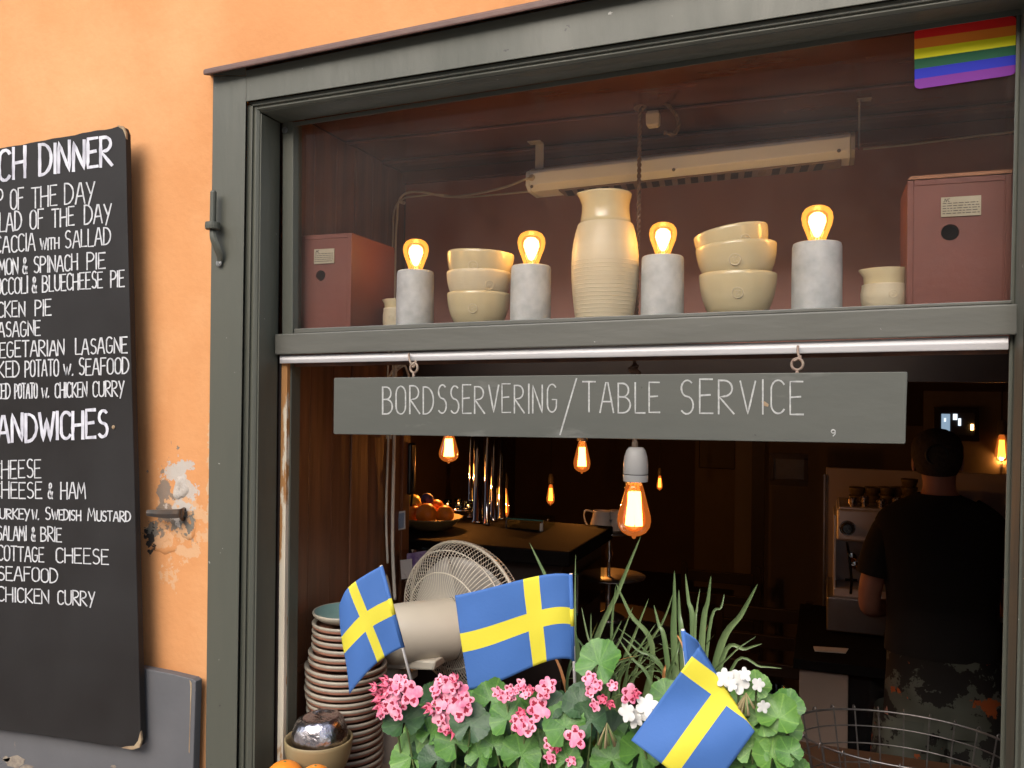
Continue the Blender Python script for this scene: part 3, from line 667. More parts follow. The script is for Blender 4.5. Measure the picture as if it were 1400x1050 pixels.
# shelf board over the transom (carries the pots) with its lower plane in the dark
sz0 = P(420, 453.5, .078).z; sz1 = P(1370, 415, .078).z
def shelf_z(x):
    xa, xb = P(420, 453.5, .078).x, P(1370, 415, .078).x
    return sz0+(sz1-sz0)*(x-xa)/(xb-xa)
SZ = shelf_z
sh = MB(); za, zc = SZ(NX0), SZ(.30)
sh.hexa([(NX0, .0785, za-.018), (.30, .0785, zc-.018), (.30, .0785, zc), (NX0, .0785, za)], [(NX0, .235, za-.018), (.30, .235, zc-.018), (.30, .235, zc), (NX0, .235, za)])
tagged('display_shelf', sh, 'shelf_paint', 'grey painted shelf board behind the upper pane holding pots and lamps', 'shelf', bevel=.0015)
def on_shelf(px, y):
    """world point on the shelf top seen below column px at depth y"""
    p = P(px, 440, y); return Vector((p.x, y, SZ(p.x)))

# ================================================================ speaker style red boxes
def red_box(p0, w, d, h, yaw, label, nx=1, tag=(.3, .25)):
    t = thing('wooden_box', label, 'box', p0)
    cy, sy = math.cos(yaw), math.sin(yaw)
    def T(x, y, z): return Vector((p0.x+x*cy-y*sy, p0.y+x*sy+y*cy, p0.z+z))
    th = .009
    q = lambda x0, x1, y0, y1, z0, z1: ([T(x0, y0, z0), T(x1, y0, z0), T(x1, y0, z1), T(x0, y0, z1)], [T(x0, y1, z0), T(x1, y1, z0), T(x1, y1, z1), T(x0, y1, z1)])
    # front panel with a real round hole
    hx, hz, hr = w*.42, h*.58, w*.088
    outer = []; inner = []
    cor = [math.atan2(z_-hz, x_-hx) % (2*math.pi) for x_ in (th, w-th) for z_ in (th, h-th)]
    for a in sorted([2*math.pi*k/32 for k in range(32)]+cor):
        c, s = math.cos(a), math.sin(a)
        tx = ((w-th-hx) if c > 0 else (hx-th))/max(1e-6, abs(c)); tz = ((h-th-hz) if s > 0 else (hz-th))/max(1e-6, abs(s)); tt = min(tx, tz)
        outer.append((hx+c*tt, hz+s*tt)); inner.append((hx+c*hr, hz+s*hr))
    mb = MB()
    rings = [[T(x, th, z) for x, z in inner], [T(x, .001, z) for x, z in inner], [T(x, .001, z) for x, z in outer], [T(x, th, z) for x, z in outer]]
    obj('front_panel', mb.loft(rings, True, caps=False), 'box_red', t)
    for nm, a in (('side_panel', (0, th, 0, d, 0, h)), ('side_panel', (w-th, w, 0, d, 0, h)), ('top_panel', (th, w-th, 0, d, h-th, h)), ('bottom_panel', (th, w-th, 0, d, 0, th)), ('back_panel', (th, w-th, d-th, d-.001, th, h-th))):
        obj(nm, MB().hexa(*q(*a)), 'box_red', t, bevel=.001)
    obj('dark_backing', MB().hexa(*q(th+.001, w-th-.001, d-.03, d-.02, th+.001, h-th-.001)), 'black', t)  # black sheet behind the round hole, the inner shade put into its colour
    lx0, lx1, lz0, lz1 = w*(tag[0]), w*(tag[0]+.38), h*(.70), h*(.70+.15)
    lb = obj('paper_label', MB().hexa(*q(lx0, lx1, -.0012, .0006, lz0, lz1)), 'paper_tag', t)
    pr = MB(); r5 = random.Random(5)
    for i in range(5):
        z = lz1-(lz1-lz0)*(.34+.13*i); x = lx0+.002
        while x < lx1-.004:
            e = min(lx1-.002, x+r5.uniform(.002, .007)); pr.hexa([T(x, -.00165, z), T(e, -.00165, z), T(e, -.00165, z+.0011), T(x, -.00165, z+.0011)], [T(x, -.0011, z), T(e, -.0011, z), T(e, -.0011, z+.0011), T(x, -.0011, z+.0011)]); x = e+.0015
    s = (lz1-lz0)*.16; x0 = lx0+.003
    for ch in 'JVC':
        for stx in GL[ch][1]:
            for (ax, az), (bx_, bz) in zip(stx, stx[1:]):
                A_ = T(x0+ax*s, -.0016, lz1-s*1.5+az*s); B_ = T(x0+bx_*s, -.0016, lz1-s*1.5+bz*s)
                dd = (B_-A_); n_ = Vector((-dd.z, 0, dd.x)).normalized()*.0004
                pr.hexa([A_-n_, B_-n_, B_+n_, A_+n_], [v+Vector((0, .0005, 0)) for v in (A_-n_, B_-n_, B_+n_, A_+n_)])
        x0 += (GL[ch][0]+.18)*s
    ROOT[lb] = ROOT[t]; obj('print', pr, 'print_dark', lb)
    return t
# left box: front edge px 409..481 ; right side visible to px 538
b0 = on_shelf(407, .085)
k = mpp(450, .085)
red_box(b0, .118, .17, P(450, 320, .085).z-b0.z, R(0), 'dark red wooden box with paper label at the left end of the shelf')
b1 = on_shelf(1239, .095)
t = red_box(b1, .1, .1, .1, 0, 'x') if False else None
w1 = P(1384, 300, .095).x-b1.x
t = red_box(b1, w1, .13, P(1300, 243, .095).z-b1.z, R(0), 'larger red wooden box with paper label at the right end of the shelf', tag=(.33, .25))
mb = MB().hexa([b1+Vector((0, -.002, P(1300, 243, .095).z-b1.z+.0005)), b1+Vector((w1, -.002, P(1300, 243, .095).z-b1.z+.0005)), b1+Vector((w1, -.002, P(1300, 243, .095).z-b1.z+.006)), b1+Vector((.004, -.002, P(1300, 243, .095).z-b1.z+.006))],
              [b1+Vector((0, .13, P(1300, 243, .095).z-b1.z+.0005)), b1+Vector((w1, .13, P(1300, 243, .095).z-b1.z+.0005)), b1+Vector((w1, .13, P(1300, 243, .095).z-b1.z+.006)), b1+Vector((.004, .13, P(1300, 243, .095).z-b1.z+.006))])
obj('lid_strip', mb, 'box_red_edge', t, bevel=.0005)

# ================================================================ marble lamps with glowing bulbs
def bulb_parts(t, base, H, r, core='glow_core', shell='bulb_glass', energy=0, up=1, edison=False):
    """globe/teardrop bulb standing (up=1) or hanging (up=-1) at base"""
    u = up
    if edison:
        prof = [(.30*r, 0), (.46*r, .05*H), (.62*r, .22*H), (.82*r, .45*H), (.97*r, .62*H), (1.0*r, .72*H), (.93*r, .83*H), (.72*r, .92*H), (.40*r, .975*H), (.16*r, .985*H), (.10*r, 1.03*H), (.001, 1.04*H)]
    else:
        prof = [(.52*r, 0), (.56*r, .10*H), (.72*r, .28*H), (.92*r, .48*H), (1.0*r, .66*H), (.95*r, .80*H), (.78*r, .91*H), (.50*r, .975*H), (.2*r, .997*H), (.001, H)]
    obj('glass', MB().lathe([(a, z*u) for a, z in prof], base, 32), shell, t, smooth=True)
    fm = MB(); z0, z1 = (.20*H, .80*H) if edison else (.16*H, .80*H)
    if edison and r > .02:
        for i in range(9):
            a = 2*math.pi*i/9; p0 = base+Vector((r*.26*math.cos(a), r*.26*math.sin(a), z0*u)); p1 = base+Vector((r*.42*math.cos(a+.5), r*.42*math.sin(a+.5), z1*u))
            fm.tube([p0, (p0+p1)/2, p1], r*.13, 6)
    else: fm.lathe([(.001, z0*u), (r*.20, (z0+.04*H)*u), (r*.42, (z0+z1)*.42*u), (r*.56, (z0+z1)*.60*u), (r*.50, (z1-.08*H)*u), (r*.28, z1*u), (.001, z1*u)], base, 16)
    o = obj('filament_glow', fm, core, t); o['kind'] = 'stuff'  # oversized emissive core stands in for the bulb's blown-out glow
    obj('stem', MB().lathe([(.001, 0), (r*.16, 0), (r*.12, .2*H*u), (r*.05, .3*H*u), (.0008, .75*H*u)], base, 10), 'clear_glass', t, smooth=True)
    if energy:
        ld = bpy.data.lights.new('bulb_light', 'POINT'); ld.energy = energy; ld.color = (1, .68, .36); ld.shadow_soft_size = r*.22
        lo = bpy.data.objects.new('bulb_light', ld); col.objects.link(lo); lo.parent = t; lo.location = base+Vector((0, 0, .90*H*u))-ROOT[t]
LAMPS = [(567, 541, 593, 371, 327, .150, 'leftmost marble cylinder lamp with glowing bulb, beside the red box'),
         (725, 697.5, 754, 364, 316, .145, 'marble cylinder lamp with glowing bulb between stacked bowls and tall carafe'),
         (905, 875, 934, 351, 304, .150, 'marble cylinder lamp with glowing bulb just right of the tall carafe'),
         (1116, 1081, 1148, 333, 281, .150, 'rightmost and tallest marble cylinder lamp, beside the leaning bowls')]
for cx, x0, x1, yt, yb, y, lb in LAMPS:
    b_ = on_shelf(cx, y); k = mpp(cx, y); rad = (x1-x0)/2*k*.985; H = P(cx, yt, y).z-b_.z
    t = thing('table_lamp', lb, 'lamp', b_, 'marble cylinder lamps on the shelf')
    obj('marble_base', MB().lathe([(.001, 0), (rad*.94, 0), (rad, .003), (rad, H*.6), (rad*.985, H-.006), (rad*.95, H-.0012), (rad*.9, H), (rad*.4, H), (rad*.4, H-.01), (.001, H-.01)], b_, 40), 'marble', t)
    smooth_by_angle([o for o in col.objects if o.parent == t][-1], 35)
    obj('socket', MB().lathe([(.001, H-.008), (rad*.38, H-.008), (rad*.38, H+.001), (.001, H+.001)], b_, 20), 'screw', t)
    bh = P(cx, yb, y).z-(b_.z+H)
    bulb_parts(t, b_+Vector((0, 0, H)), bh, bh*.40, energy=.04)

# ================================================================ pottery
def seal(t, c, nrm, r):
    """stamped round maker's seal pressed on a pot"""
    s = MB().torus(c, r, r*.10, nrm, 24, 6)
    a = Vector(nrm).normalized(); q = Vector((0, 0, 1)).rotation_difference(a)
    for pts in ([(-.45, .3), (-.1, .5), (.2, .2), (-.2, -.1), (0, -.5), (.45, -.3)], [(.1, .45), (.4, .5), (.5, .15)]):
        s.tube([Vector(c)+q@Vector((u*r, v*r, 0)) for u, v in pts], r*.07, 5)
    obj('seal', s, 'ceramic_raw', t, smooth=True)
def facing(c, r, ang):       # point of a pot's surface turned ang from the viewer
    d = (CAM-c); base = math.atan2(d.y, d.x)+ang
    return Vector((math.cos(base), math.sin(base), 0))
def bowl(cx, ytop, ybot, wpx, y, label, tilt=0, seal_a=None, m='ceramic', z0=None, name='bowl', group=None, rbot=.50, curve=.55):
    """open bowl: rim width wpx, rim row ytop, foot row ybot"""
    k = mpp(cx, y); c = P(cx, ybot, y)
    if z0 is not None: c.z = z0
    H = P(cx, ytop, y).z-c.z; r = wpx/2*k
    prof = []
    for i in range(11):
        f = i/10; prof.append((r*(rbot+(1-rbot)*math.sin(f*math.pi/2)**curve if f > 0 else rbot), H*f))
    prof = [(.001, 0.002), (r*rbot*.8, 0.002), (r*rbot*.9, 0)] + prof[:-1] + [(r, H*.985), (r*.985, H), (r*.955, H*.995)] + [(p[0]*.93, max(.012, p[1]*.97)) for p in reversed(prof[:-1])] + [(.001, .012)]
    t = thing(name, label, 'bowl', c, group)
    o = obj('body', MB().lathe(prof, c, 48), m, t, smooth=True)
    if seal_a is not None:
        n = facing(c, r, seal_a); f = .5; rr = r*(rbot+(1-rbot)*math.sin(f*math.pi/2)**curve)
        seal(t, c+n*(rr+.0002)+Vector((0, 0, H*f)), n+Vector((0, 0, -.18)), r*.135)
    if tilt: t.rotation_euler = (0, tilt, 0)
    return t
g1 = 'stacked bowls between the two left lamps'; g2 = 'leaning stack of bowls'
s0 = SZ(P(653, 440, .155).x)
bowl(654, 402, 446, 87, .155, 'bottom cream bowl of the stack between the two left lamps', z0=s0, seal_a=-.2, rbot=.56)
bowl(654, 373, 416, 88, .155, 'middle paler bowl of the stack between the two left lamps', seal_a=.35, m='ceramic_raw', rbot=.6)
bowl(655, 347, 392, 92, .155, 'top glazed bowl of the stack between the two left lamps', tilt=R(2.5), seal_a=-.22, rbot=.6)
s0 = SZ(P(1007, 430, .160).x)
bowl(1008, 376, 433, 104, .160, 'bottom bowl of the leaning stack left of the tallest lamp', z0=s0, seal_a=-.0, rbot=.58)
bowl(1009, 337, 388, 108, .160, 'middle bowl of the leaning stack left of the tallest lamp', tilt=R(-4), seal_a=-.05, rbot=.6)
bowl(1006, 316, 362, 100, .160, 'top bowl tipped to the left on the leaning stack', tilt=R(-10), seal_a=.35, rbot=.62)
# tall carafe: glazed neck above an unglazed ribbed body
cc = on_shelf(826, .150); k = mpp(826, .150); zt_ = P(826, 266, .150).z-cc.z
t = thing('carafe', 'tall cream stoneware carafe with glazed neck and ribbed body', 'carafe', cc)
def pr(rows):
    return [(w/2*k, (438-py)/(438-266)*zt_) for py, w in rows]
body = pr([(438, 78), (430, 80), (415, 84), (398, 88), (380, 91), (362, 92), (345, 91), (330, 87), (318, 82), (308, 76)])
o = obj('body', MB().lathe([(.001, 0), (body[0][0]*.93, 0)]+body+[(body[-1][0]*.97, body[-1][1]+.0022)], cc, 56), 'ceramic_raw', t, smooth=True)
ribs = MB()
for i in range(16):
    py = 436-i*5.2; w = 0
    for (a, wa), (c2_, wb) in zip([(438, 78), (430, 80), (415, 84), (398, 88), (380, 91), (362, 92), (345, 91), (330, 87)], [(430, 80), (415, 84), (398, 88), (380, 91), (362, 92), (345, 91), (330, 87), (318, 82)]):
        if c2_ <= py <= a: w = wa+(wb-wa)*(a-py)/(a-c2_)
    ribs.torus(cc+Vector((0, 0, (438-py)/172*zt_)), w/2*k-.0006, .0011, n=48, m=6)
obj('throwing_ribs', ribs, 'ceramic_raw', t, smooth=True)
nk = pr([(307, 70), (300, 68), (290, 65), (281, 65), (273, 68), (268, 71), (266, 71)])
o = obj('neck', MB().lathe([(body[-1][0]*.96, body[-1][1]+.002)]+nk+[(nk[-1][0]*.93, nk[-1][1]-.0005)]+[(a*.9, z) for a, z in reversed(nk[:-1])], cc, 56), 'ceramic', t, smooth=True)
# pull the rim into a pouring lip
for v in o.data.vertices:
    h = v.co.z/zt_
    if h > .93:
        a = math.atan2(v.co.y, v.co.x); f = math.exp(-((abs(a)-2.55)/.35)**2)*(h-.93)/.07
        if a < 0: v.co.x *= 1+.16*f; v.co.y *= 1+.16*f; v.co.z -= .0012*f
n_ = facing(cc, .06, -.50); seal(t, cc+n_*(44.5*k)+Vector((0, 0, (438-349)/172*zt_)), n_, .0085)
def pot(cx, ytop, ymid, ybot, w, y, label, seal_a):
    c = on_shelf(cx, y); k = mpp(cx, y); H = P(cx, ytop, y).z-c.z; r = w/2*k; hm = (ybot-ymid)/(ybot-ytop)*H
    t = thing('creamer', label, 'pot', c)
    obj('body', MB().lathe([(.001, 0), (r*.78, 0), (r*.86, .003), (r*.97, hm*.4), (r*.99, hm*.7), (r*.94, hm*.95), (r*.95, hm), (r*.88, hm+.0005)], c, 40), 'ceramic_raw', t, smooth=True)
    o = obj('upper_pot', MB().lathe([(r*.86, hm-.002), (r*.86, hm+.002), (r*.88, hm+(H-hm)*.5), (r*.98, H*.985), (r*.98, H), (r*.92, H), (r*.84, hm+(H-hm)*.4), (r*.8, hm*.6), (.001, hm*.6)], c, 40), 'ceramic', t, smooth=True)
    for v in o.data.vertices:
        if v.co.z > H*.9 and v.co.x < -.8*r: v.co.x *= 1.10
    n_ = facing(c, r, seal_a); seal(t, c+n_*(r*.985)+Vector((0, 0, hm*.6)), n_, .0062)
pot(1209, 369, 388, 422, 62, .150, 'two small cream pots nested together beside the right red box', .35)
pot(541, 410, 420, 448, 36, .190, 'small cream pot half hidden behind the leftmost lamp', -.4)

# ================================================================ heater
HY = .30
A = P(721, 246, HY); B = P(1166, 196, HY); 
ht = thing('infrared_heater', 'long white ceiling heater bar with slotted underside', 'heater', (A+B)/2)
hx = (B-A).normalized(); up = Vector((0, 0, 1)); 
k = mpp(900, HY)
prof = [(0.030, .026), (0.004, .016), (0.0, -.010), (.012, -.024), (.075, -.024), (.085, .026)]
prof = [(.034, .031), (.004, .018), (0, .012), (.0, -.011), (.016, -.021), (.070, -.021), (.078, .031)]
def hring(c): return [c+Vector((0, y, 0))+up*z for y, z in prof]
hb = MB(); hb.loft([hring(A+hx*.004), hring(B-hx*.004)])
obj('housing', hb, 'heater_white', ht, bevel=.0015)
for c, s in ((A, 1), (B, -1)):
    e = MB().loft([hring(c+hx*(-.004*s)), hring(c+hx*.0035*s)]); obj('end_cap', e, 'heater_white' if s == 1 else 'heater_grey', ht, bevel=.001)
# slotted grille under the front edge
def hp(f, y, z): c = A+(B-A)*f; return c+Vector((0, y, 0))+up*z
gr = MB().hexa([hp(.10, .017, -.0215), hp(.97, .017, -.0215), hp(.97, .017, -.0245), hp(.10, .017, -.0245)], [hp(.10, .068, -.0215), hp(.97, .068, -.0215), hp(.97, .068, -.0245), hp(.10, .068, -.0245)])
obj('grille_frame', gr, 'heater_under', ht)
for i in range(20):
    f = .12+.041*i; w = .012
    obj('grille_slot', MB().hexa([hp(f, .022, -.0246), hp(f+w*1.9, .022, -.0246), hp(f+w*1.9, .022, -.0256), hp(f, .022, -.0256)], [hp(f-.008, .062, -.0246), hp(f+w*1.9-.008, .062, -.0246), hp(f+w*1.9-.008, .062, -.0256), hp(f-.008, .062, -.0256)]), 'glow_slot' if i == 15 else 'black', ht) if i != 15 else obj('grille_slot', MB().hexa([hp(f, .022, -.0246), hp(f+w*1.9, .022, -.0246), hp(f+w*1.9, .022, -.0256), hp(f, .022, -.0256)], [hp(f-.008, .062, -.0246), hp(f+w*1.9-.008, .062, -.0246), hp(f+w*1.9-.008, .062, -.0256), hp(f-.008, .062, -.0256)]), 'copper_patina', ht)
for px, py in ((727, 255), (921, 232), (1147, 206)):
    c = P(px, py, HY-.001); obj('screw', MB().lathe([(.0001, -.0012), (.003, -.001), (.0034, 0)], c, 12, axis=(0, 1, 0)), 'screw', ht)
# brackets to the ceiling
def bracket(px, py0, py1, flip=1):
    c0 = P(px, py0, HY+.02); c1 = P(px, py1, HY+.02); w = .009
    m_ = MB().box((c1.x-w, c1.y, c1.z), (c1.x+w, c1.y+.0022, c0.z)).box((c0.x-w*2.1, c0.y-.02, c0.z), (c0.x+w, c0.y+.0022, c0.z+.0022))
    obj('bracket', m_, 'heater_grey', ht, bevel=.0006)
bracket(737, 197, 236); 
c0 = P(1172, 138, HY+.03); c1 = P(1174, 202, HY+.03)
obj('bracket', MB().box((c1.x-.001, c1.y-.008, c1.z), (c1.x+.002, c1.y+.008, c0.z)).box((c0.x-.001, c0.y-.008, c0.z), (c0.x+.024, c0.y+.008, c0.z+.002)), 'heater_grey', ht, bevel=.0006)
obj('cable_gland', MB().lathe([(.001, -.006), (.005, -.006), (.007, 0), (.007, .003)], P(727, 243, HY), 14, axis=(0, 1, 0)), 'cable', ht, smooth=True)
# cables: from heater to the corner, down behind the shelf and along the plank wall
def cable(name, pts, r, label, m='cable', group=None, cat='cable'):
    tagged(name, MB().tube(spline(pts, 7), r, 8), m, label, cat, group, smooth=True)
cy_ = .478
cable('cable', [P(727, 243, HY-.004), P(716, 246, HY-.012), P(690, 256, .36), P(650, 265, .44), P(612, 269, cy_), P(580, 263, cy_), P(556, 264, cy_), P(545, 276, cy_), P(543, 300, cy_), P(541, 330, cy_), P(539, 440, cy_), P(537, 520, cy_), P(534, 600, cy_)], .0026, 'upper white cable looping from the heater to the corner')
cable('cable', [P(722, 262, HY+.03), P(680, 266, .40), P(630, 270, cy_), P(600, 266, cy_), P(572, 268, cy_), P(551, 272, cy_+.008), P(539, 288, cy_+.01), P(537, 330, cy_+.01), P(533, 440, cy_+.01), P(530, 520, cy_), P(529, 600, cy_)], .0022, 'thinner lower cable running beside the heater cable')
cable('cable', [P(541, 498, cy_), P(540, 540, cy_), P(539, 600, cy_), P(537, 700, cy_), P(537, 760, cy_), P(540, 820, cy_)], .0042, 'right hand white cable running down the wood panelling')
cable('cable', [P(548, 498, cy_), P(533, 514, cy_), P(530, 560, cy_), P(531, 600, cy_), P(528, 700, cy_), P(530, 770, cy_)], .003, 'left hand white cable running down the wood panelling')
cable('cable', [P(534, 521, .49), P(541, 508, .49), P(552, 500, .49), P(556, 505, .49), P(560, 520, .49), P(563, 540, .49)], .0028, 'short looped white cable end above the hanging sign')
tagged('cable_clip', MB().tube([P(546, 275, cy_-.004), P(553, 278, cy_-.004)], .0042, 10), 'cable', 'small clip holding the cables in the niche corner', 'clip')
cable('cable', [P(1180, 204, NY-.03), P(1250, 197, NY-.028), P(1320, 188, NY-.028), P(1386, 180, NY-.028), P(1450, 172, NY-.028)], .002, 'thin cable along the niche moulding right of the heater')
cable('cable', [P(1200, 203, NY-.026), P(1260, 193, NY-.026), P(1330, 190, NY-.026), P(1450, 168, NY-.026)], .0016, 'second thin cable twisted along the niche moulding', 'rope')

# ================================================================ rope pendant with edison bulb
RY = .262
def twisted(path, r, parent, name='rope', turns=150):
    path = spline(path, 10); Ls = [0]
    for a, b_ in zip(path, path[1:]): Ls.append(Ls[-1]+(b_-a).length)
    mb = MB()
    m = max(8, int(Ls[-1]/.0025)); res = []
    for i in range(m+1):
        d = Ls[-1]*i/m; j = max(0, min(len(path)-2, next((q_ for q_ in range(len(Ls)-1) if Ls[q_+1] >= d), len(path)-2)))
        f = (d-Ls[j])/max(1e-9, Ls[j+1]-Ls[j]); res.append((path[j].lerp(path[j+1], f), (path[j+1]-path[j]).normalized(), d))
    for s in range(2):
        pts = []
        for p, tn, d in res:
            u = tn.orthogonal().normalized() if abs(tn.z) < .9 else Vector((1, 0, 0)); u = (u-tn*u.dot(tn)).normalized(); w = tn.cross(u)
            a = d*turns*2+s*math.pi; pts.append(p+(u*math.cos(a)+w*math.sin(a))*r*.55)
        mb.tube(pts, r*.62, 6)
    return obj(name, mb, 'rope', parent, smooth=True)
rp = thing('pendant_lamp', 'rope hung pendant lamp with white porcelain holder and large amber bulb', 'lamp', P(868, 140, RY))
twisted([P(876, 128, RY), P(875, 150, RY), P(873, 300, RY), P(870, 430, RY), P(867, 520, RY), P(867, 606, RY)], .0038, rp)
twisted([P(868, 150, RY-.006), P(882, 137, RY-.008), P(896, 134, RY-.004), P(912, 143, RY-.002), P(925, 158, RY), P(928, 172, RY), P(921, 183, RY), P(908, 181, RY)], .004, rp)
kn = MB().torus(P(875, 142, RY-.002), .0085, .0042, (.3, .2, 1), 18, 8).torus(P(877, 146, RY-.004), .0075, .004, (-.5, .3, 1), 18, 8); obj('knot', kn, 'rope', rp, smooth=True)
kn = MB().torus(P(868, 508, RY-.002), .0085, .0045, (.4, .3, 1), 18, 8).torus(P(866, 503, RY-.004), .007, .004, (-.5, .1, 1), 18, 8); obj('knot', kn, 'rope', rp, smooth=True)
pc = P(893, 163, RY-.004)
pl = MB().loft([[pc+Vector((x*s, y*s, z)) for x, y in ((-.012, -.009), (.012, -.009), (.012, .009), (-.012, .009))] for z, s in ((-.016, .7), (-.011, 1), (.008, 1.05), (.015, .8))])
obj('plug', pl, 'cable', rp, bevel=.002)
hk_ = MB().lathe([(.0001, .012), (.006, .012), (.006, 0), (.004, -.004)], P(876, 128, RY), 12); obj('ceiling_hook', hk_, 'iron', rp)
hz0 = P(869, 658, RY); hz1 = P(868, 611, RY); k = mpp(868, RY); H = hz1.z-hz0.z
obj('lamp_holder', MB().lathe([(16.8*k, 0), (17*k, .17*H), (16.6*k, .20*H), (16.6*k, .225*H), (17*k, .25*H), (16.8*k, .5*H), (15.6*k, .72*H), (13*k, .9*H), (10*k, .99*H), (.001, H)], hz0, 36), 'porcelain', rp, smooth=True)
obj('holder_seam', MB().torus(hz0+Vector((0, 0, .21*H)), 16.7*k, .0007, n=36, m=6), 'print_dark', rp)
obj('cord_grip', MB().lathe([(.006, 0), (.006, .010), (.004, .012), (.004, .016)], hz1+Vector((0, 0, -.001)), 14), 'copper_patina', rp)
bh = hz0.z-P(865, 737, RY).z
bulb_parts(rp, hz0+Vector((-.002, 0, .001)), bh*.965, 22.8*k, shell='bulb_glass_amber', energy=.5, up=-1, edison=True)

# ================================================================ hanging sign
SY = .010
sg = thing('hanging_sign', 'long grey-green wooden sign hand lettered for table service', 'sign', P(850, 555, SY))
se = [(456.5, 518), (457.5, 516.6), (850, 512), (1239.5, 508.3), (1241, 509.5), (1239.2, 560), (1238, 605.5), (1236.5, 607), (850, 600), (457, 593.6), (455.8, 592)]
obj('panel', MB().slab([P(a, c, SY) for a, c in se], .016), 'sign_paint', sg, bevel=.0012)
m_ = MB(); letter_line(m_, 'BORDSSERVERING', (523, 565.5), (761, 564), 38, 2.0, SY, gap=.22); obj('lettering', m_, 'chalk_faint', sg)['kind'] = 'stuff'
m_ = MB()
sl = [P(788.3, 517, SY-.0006), P(765.5, 595, SY-.0006)]
for f0, f1 in ((0, 1),):
    a = sl[0].lerp(sl[1], f0); c = sl[0].lerp(sl[1], f1); m_.add([a+Vector((-.0013, 0, 0)), a+Vector((.0013, 0, 0)), c+Vector((.0014, 0, 0)), c+Vector((-.0014, 0, 0))], [(0, 1, 2, 3)])
obj('lettering', m_, 'chalk_faint', sg)['kind'] = 'stuff'; m_ = MB()
letter_line(m_, 'TABLE', (797, 563.5), (902, 564), 41, 2.2, SY, gap=.22); letter_line(m_, 'SERVICE', (929, 565.5), (1098, 566), 45, 2.3, SY, gap=.24)
letter_line(m_, '9', (1136, 596), (1142, 596), 9, 1.6, SY); obj('lettering', m_, 'chalk_faint', sg)['kind'] = 'stuff'
ch = MB().slab([P(a, c, SY-.0008) for a, c in [(1041, 548), (1046, 549), (1051, 553), (1050, 556), (1045, 555), (1042, 552)]], .0012); obj('paint_chip', ch, 'raw_wood', sg)
hyk = SY+.008
for px, py, top in ((566, 515, 480), (1090, 510, 470)):
    c = P(px, py-12, hyk)
    obj('screw_eye', MB().torus(c, .0085, .0022, (.3, 1, 0), 20, 8).tube([c+Vector((0, 0, -.009)), P(px-1, py+5, hyk)], .0026, 8), 'copper_patina', sg, smooth=True)
    a = P(px-7 if px < 800 else px+1, top+3, .032)
    pts = [a, P(px-6 if px < 800 else px+1, top+12, .026), P(px-1 if px < 800 else px+4, top+22, .018), c+Vector((.004, 0, .012)), c+Vector((0, 0, .0075)), c+Vector((-.005, 0, .005))]
    obj('cup_hook', MB().tube(spline(pts, 6), .002, 8), 'copper_patina', sg, smooth=True)
# ================================================================ counter / window sill
CZ = .80
ct = thing('serving_counter', 'dark timber counter running inside the open window', 'counter', (-.3, .3, CZ))
obj('top', MB().box((NX0+.001, .10, CZ-.03), (NX1-.02, .80, CZ)), 'counter_wood', ct, bevel=.002)
obj('sill_board', MB().box((XL+.02, -.14, CZ-.035), (XR-.02, .0995, CZ-.002)), 'frame_paint', ct, bevel=.003)
def CPX(px, y): p = P(px, 900, y); return Vector((p.x, y, CZ))

# ================================================================ stack of stoneware plates
rp_ = random.Random(21)
py0, py1 = 1060.0, 829.0
yS = .165; base = CPX(474, yS); k = mpp(474, yS); zt_ = P(478, 838, yS).z
NPL = 26; dz = (zt_-base.z)/NPL
for i in range(NPL):
    f = i/(NPL-1); halfw = 51+1.5*f if f < .52 else (53.5 + 1.5*math.sin((f-.52)*6) if f < .75 else 51-2*(f-.75)*4*.6)
    if f > .80: halfw = 48-1.0*(f-.8)*5
    r = halfw*k; z = i*dz; c = base+Vector((rp_.uniform(-.0016, .0016), rp_.uniform(-.0016, .0016), z))
    last = i == NPL-1
    t = thing('plate', 'top plate of the stoneware stack, showing its teal glazed inside' if last else 'brown rimmed stoneware plate in the tall stack beside the fan', 'plate', c, 'stoneware plates in the tall stack')
    if last:
        ms = MB().lathe([(r*.6, 0), (r*.8, dz*.25), (r*.97, dz*.9), (r, dz*1.25), (r*.985, dz*1.45), (r*.95, dz*1.4)], c, 56)
        obj('dish', ms, 'plate_grey', t, smooth=True)
        obj('glaze', MB().lathe([(r*.952, dz*1.39), (r*.80, dz*.7), (r*.5, dz*.45), (.001, dz*.42)], c, 56), 'plate_teal', t, smooth=True)
    else:
        ms = MB().lathe([(.001, dz*.05), (r*.66, dz*.05), (r*.90, dz*.10), (r*.975, dz*.22), (r*.992, dz*.42), (r*.993, dz*.56)], c, 56)
        obj('dish', ms, 'plate_terra', t, smooth=True)
        obj('rim', MB().lathe([(r*.993, dz*.56), (r*1.004, dz*.62), (r*1.006, dz*.84), (r*.99, dz*.95), (r*.95, dz*.93), (r*.88, dz*.70)], c, 56), 'plate_grey', t, smooth=True)
    t.rotation_euler = (rp_.uniform(-.008, .008), rp_.uniform(-.008, .008), 0)

# ================================================================ front bowl holding a foil wrapped bowl, oranges
yB = .035; k = mpp(436, yB); c = P(435, 1063, yB)
t = bowl(435, 1007, 1063, 91, yB, 'ochre stoneware bowl at the foot of the plate stack', m='ceramic_tan', seal_a=.12, rbot=.45)
bz = P(435, 1063, yB)
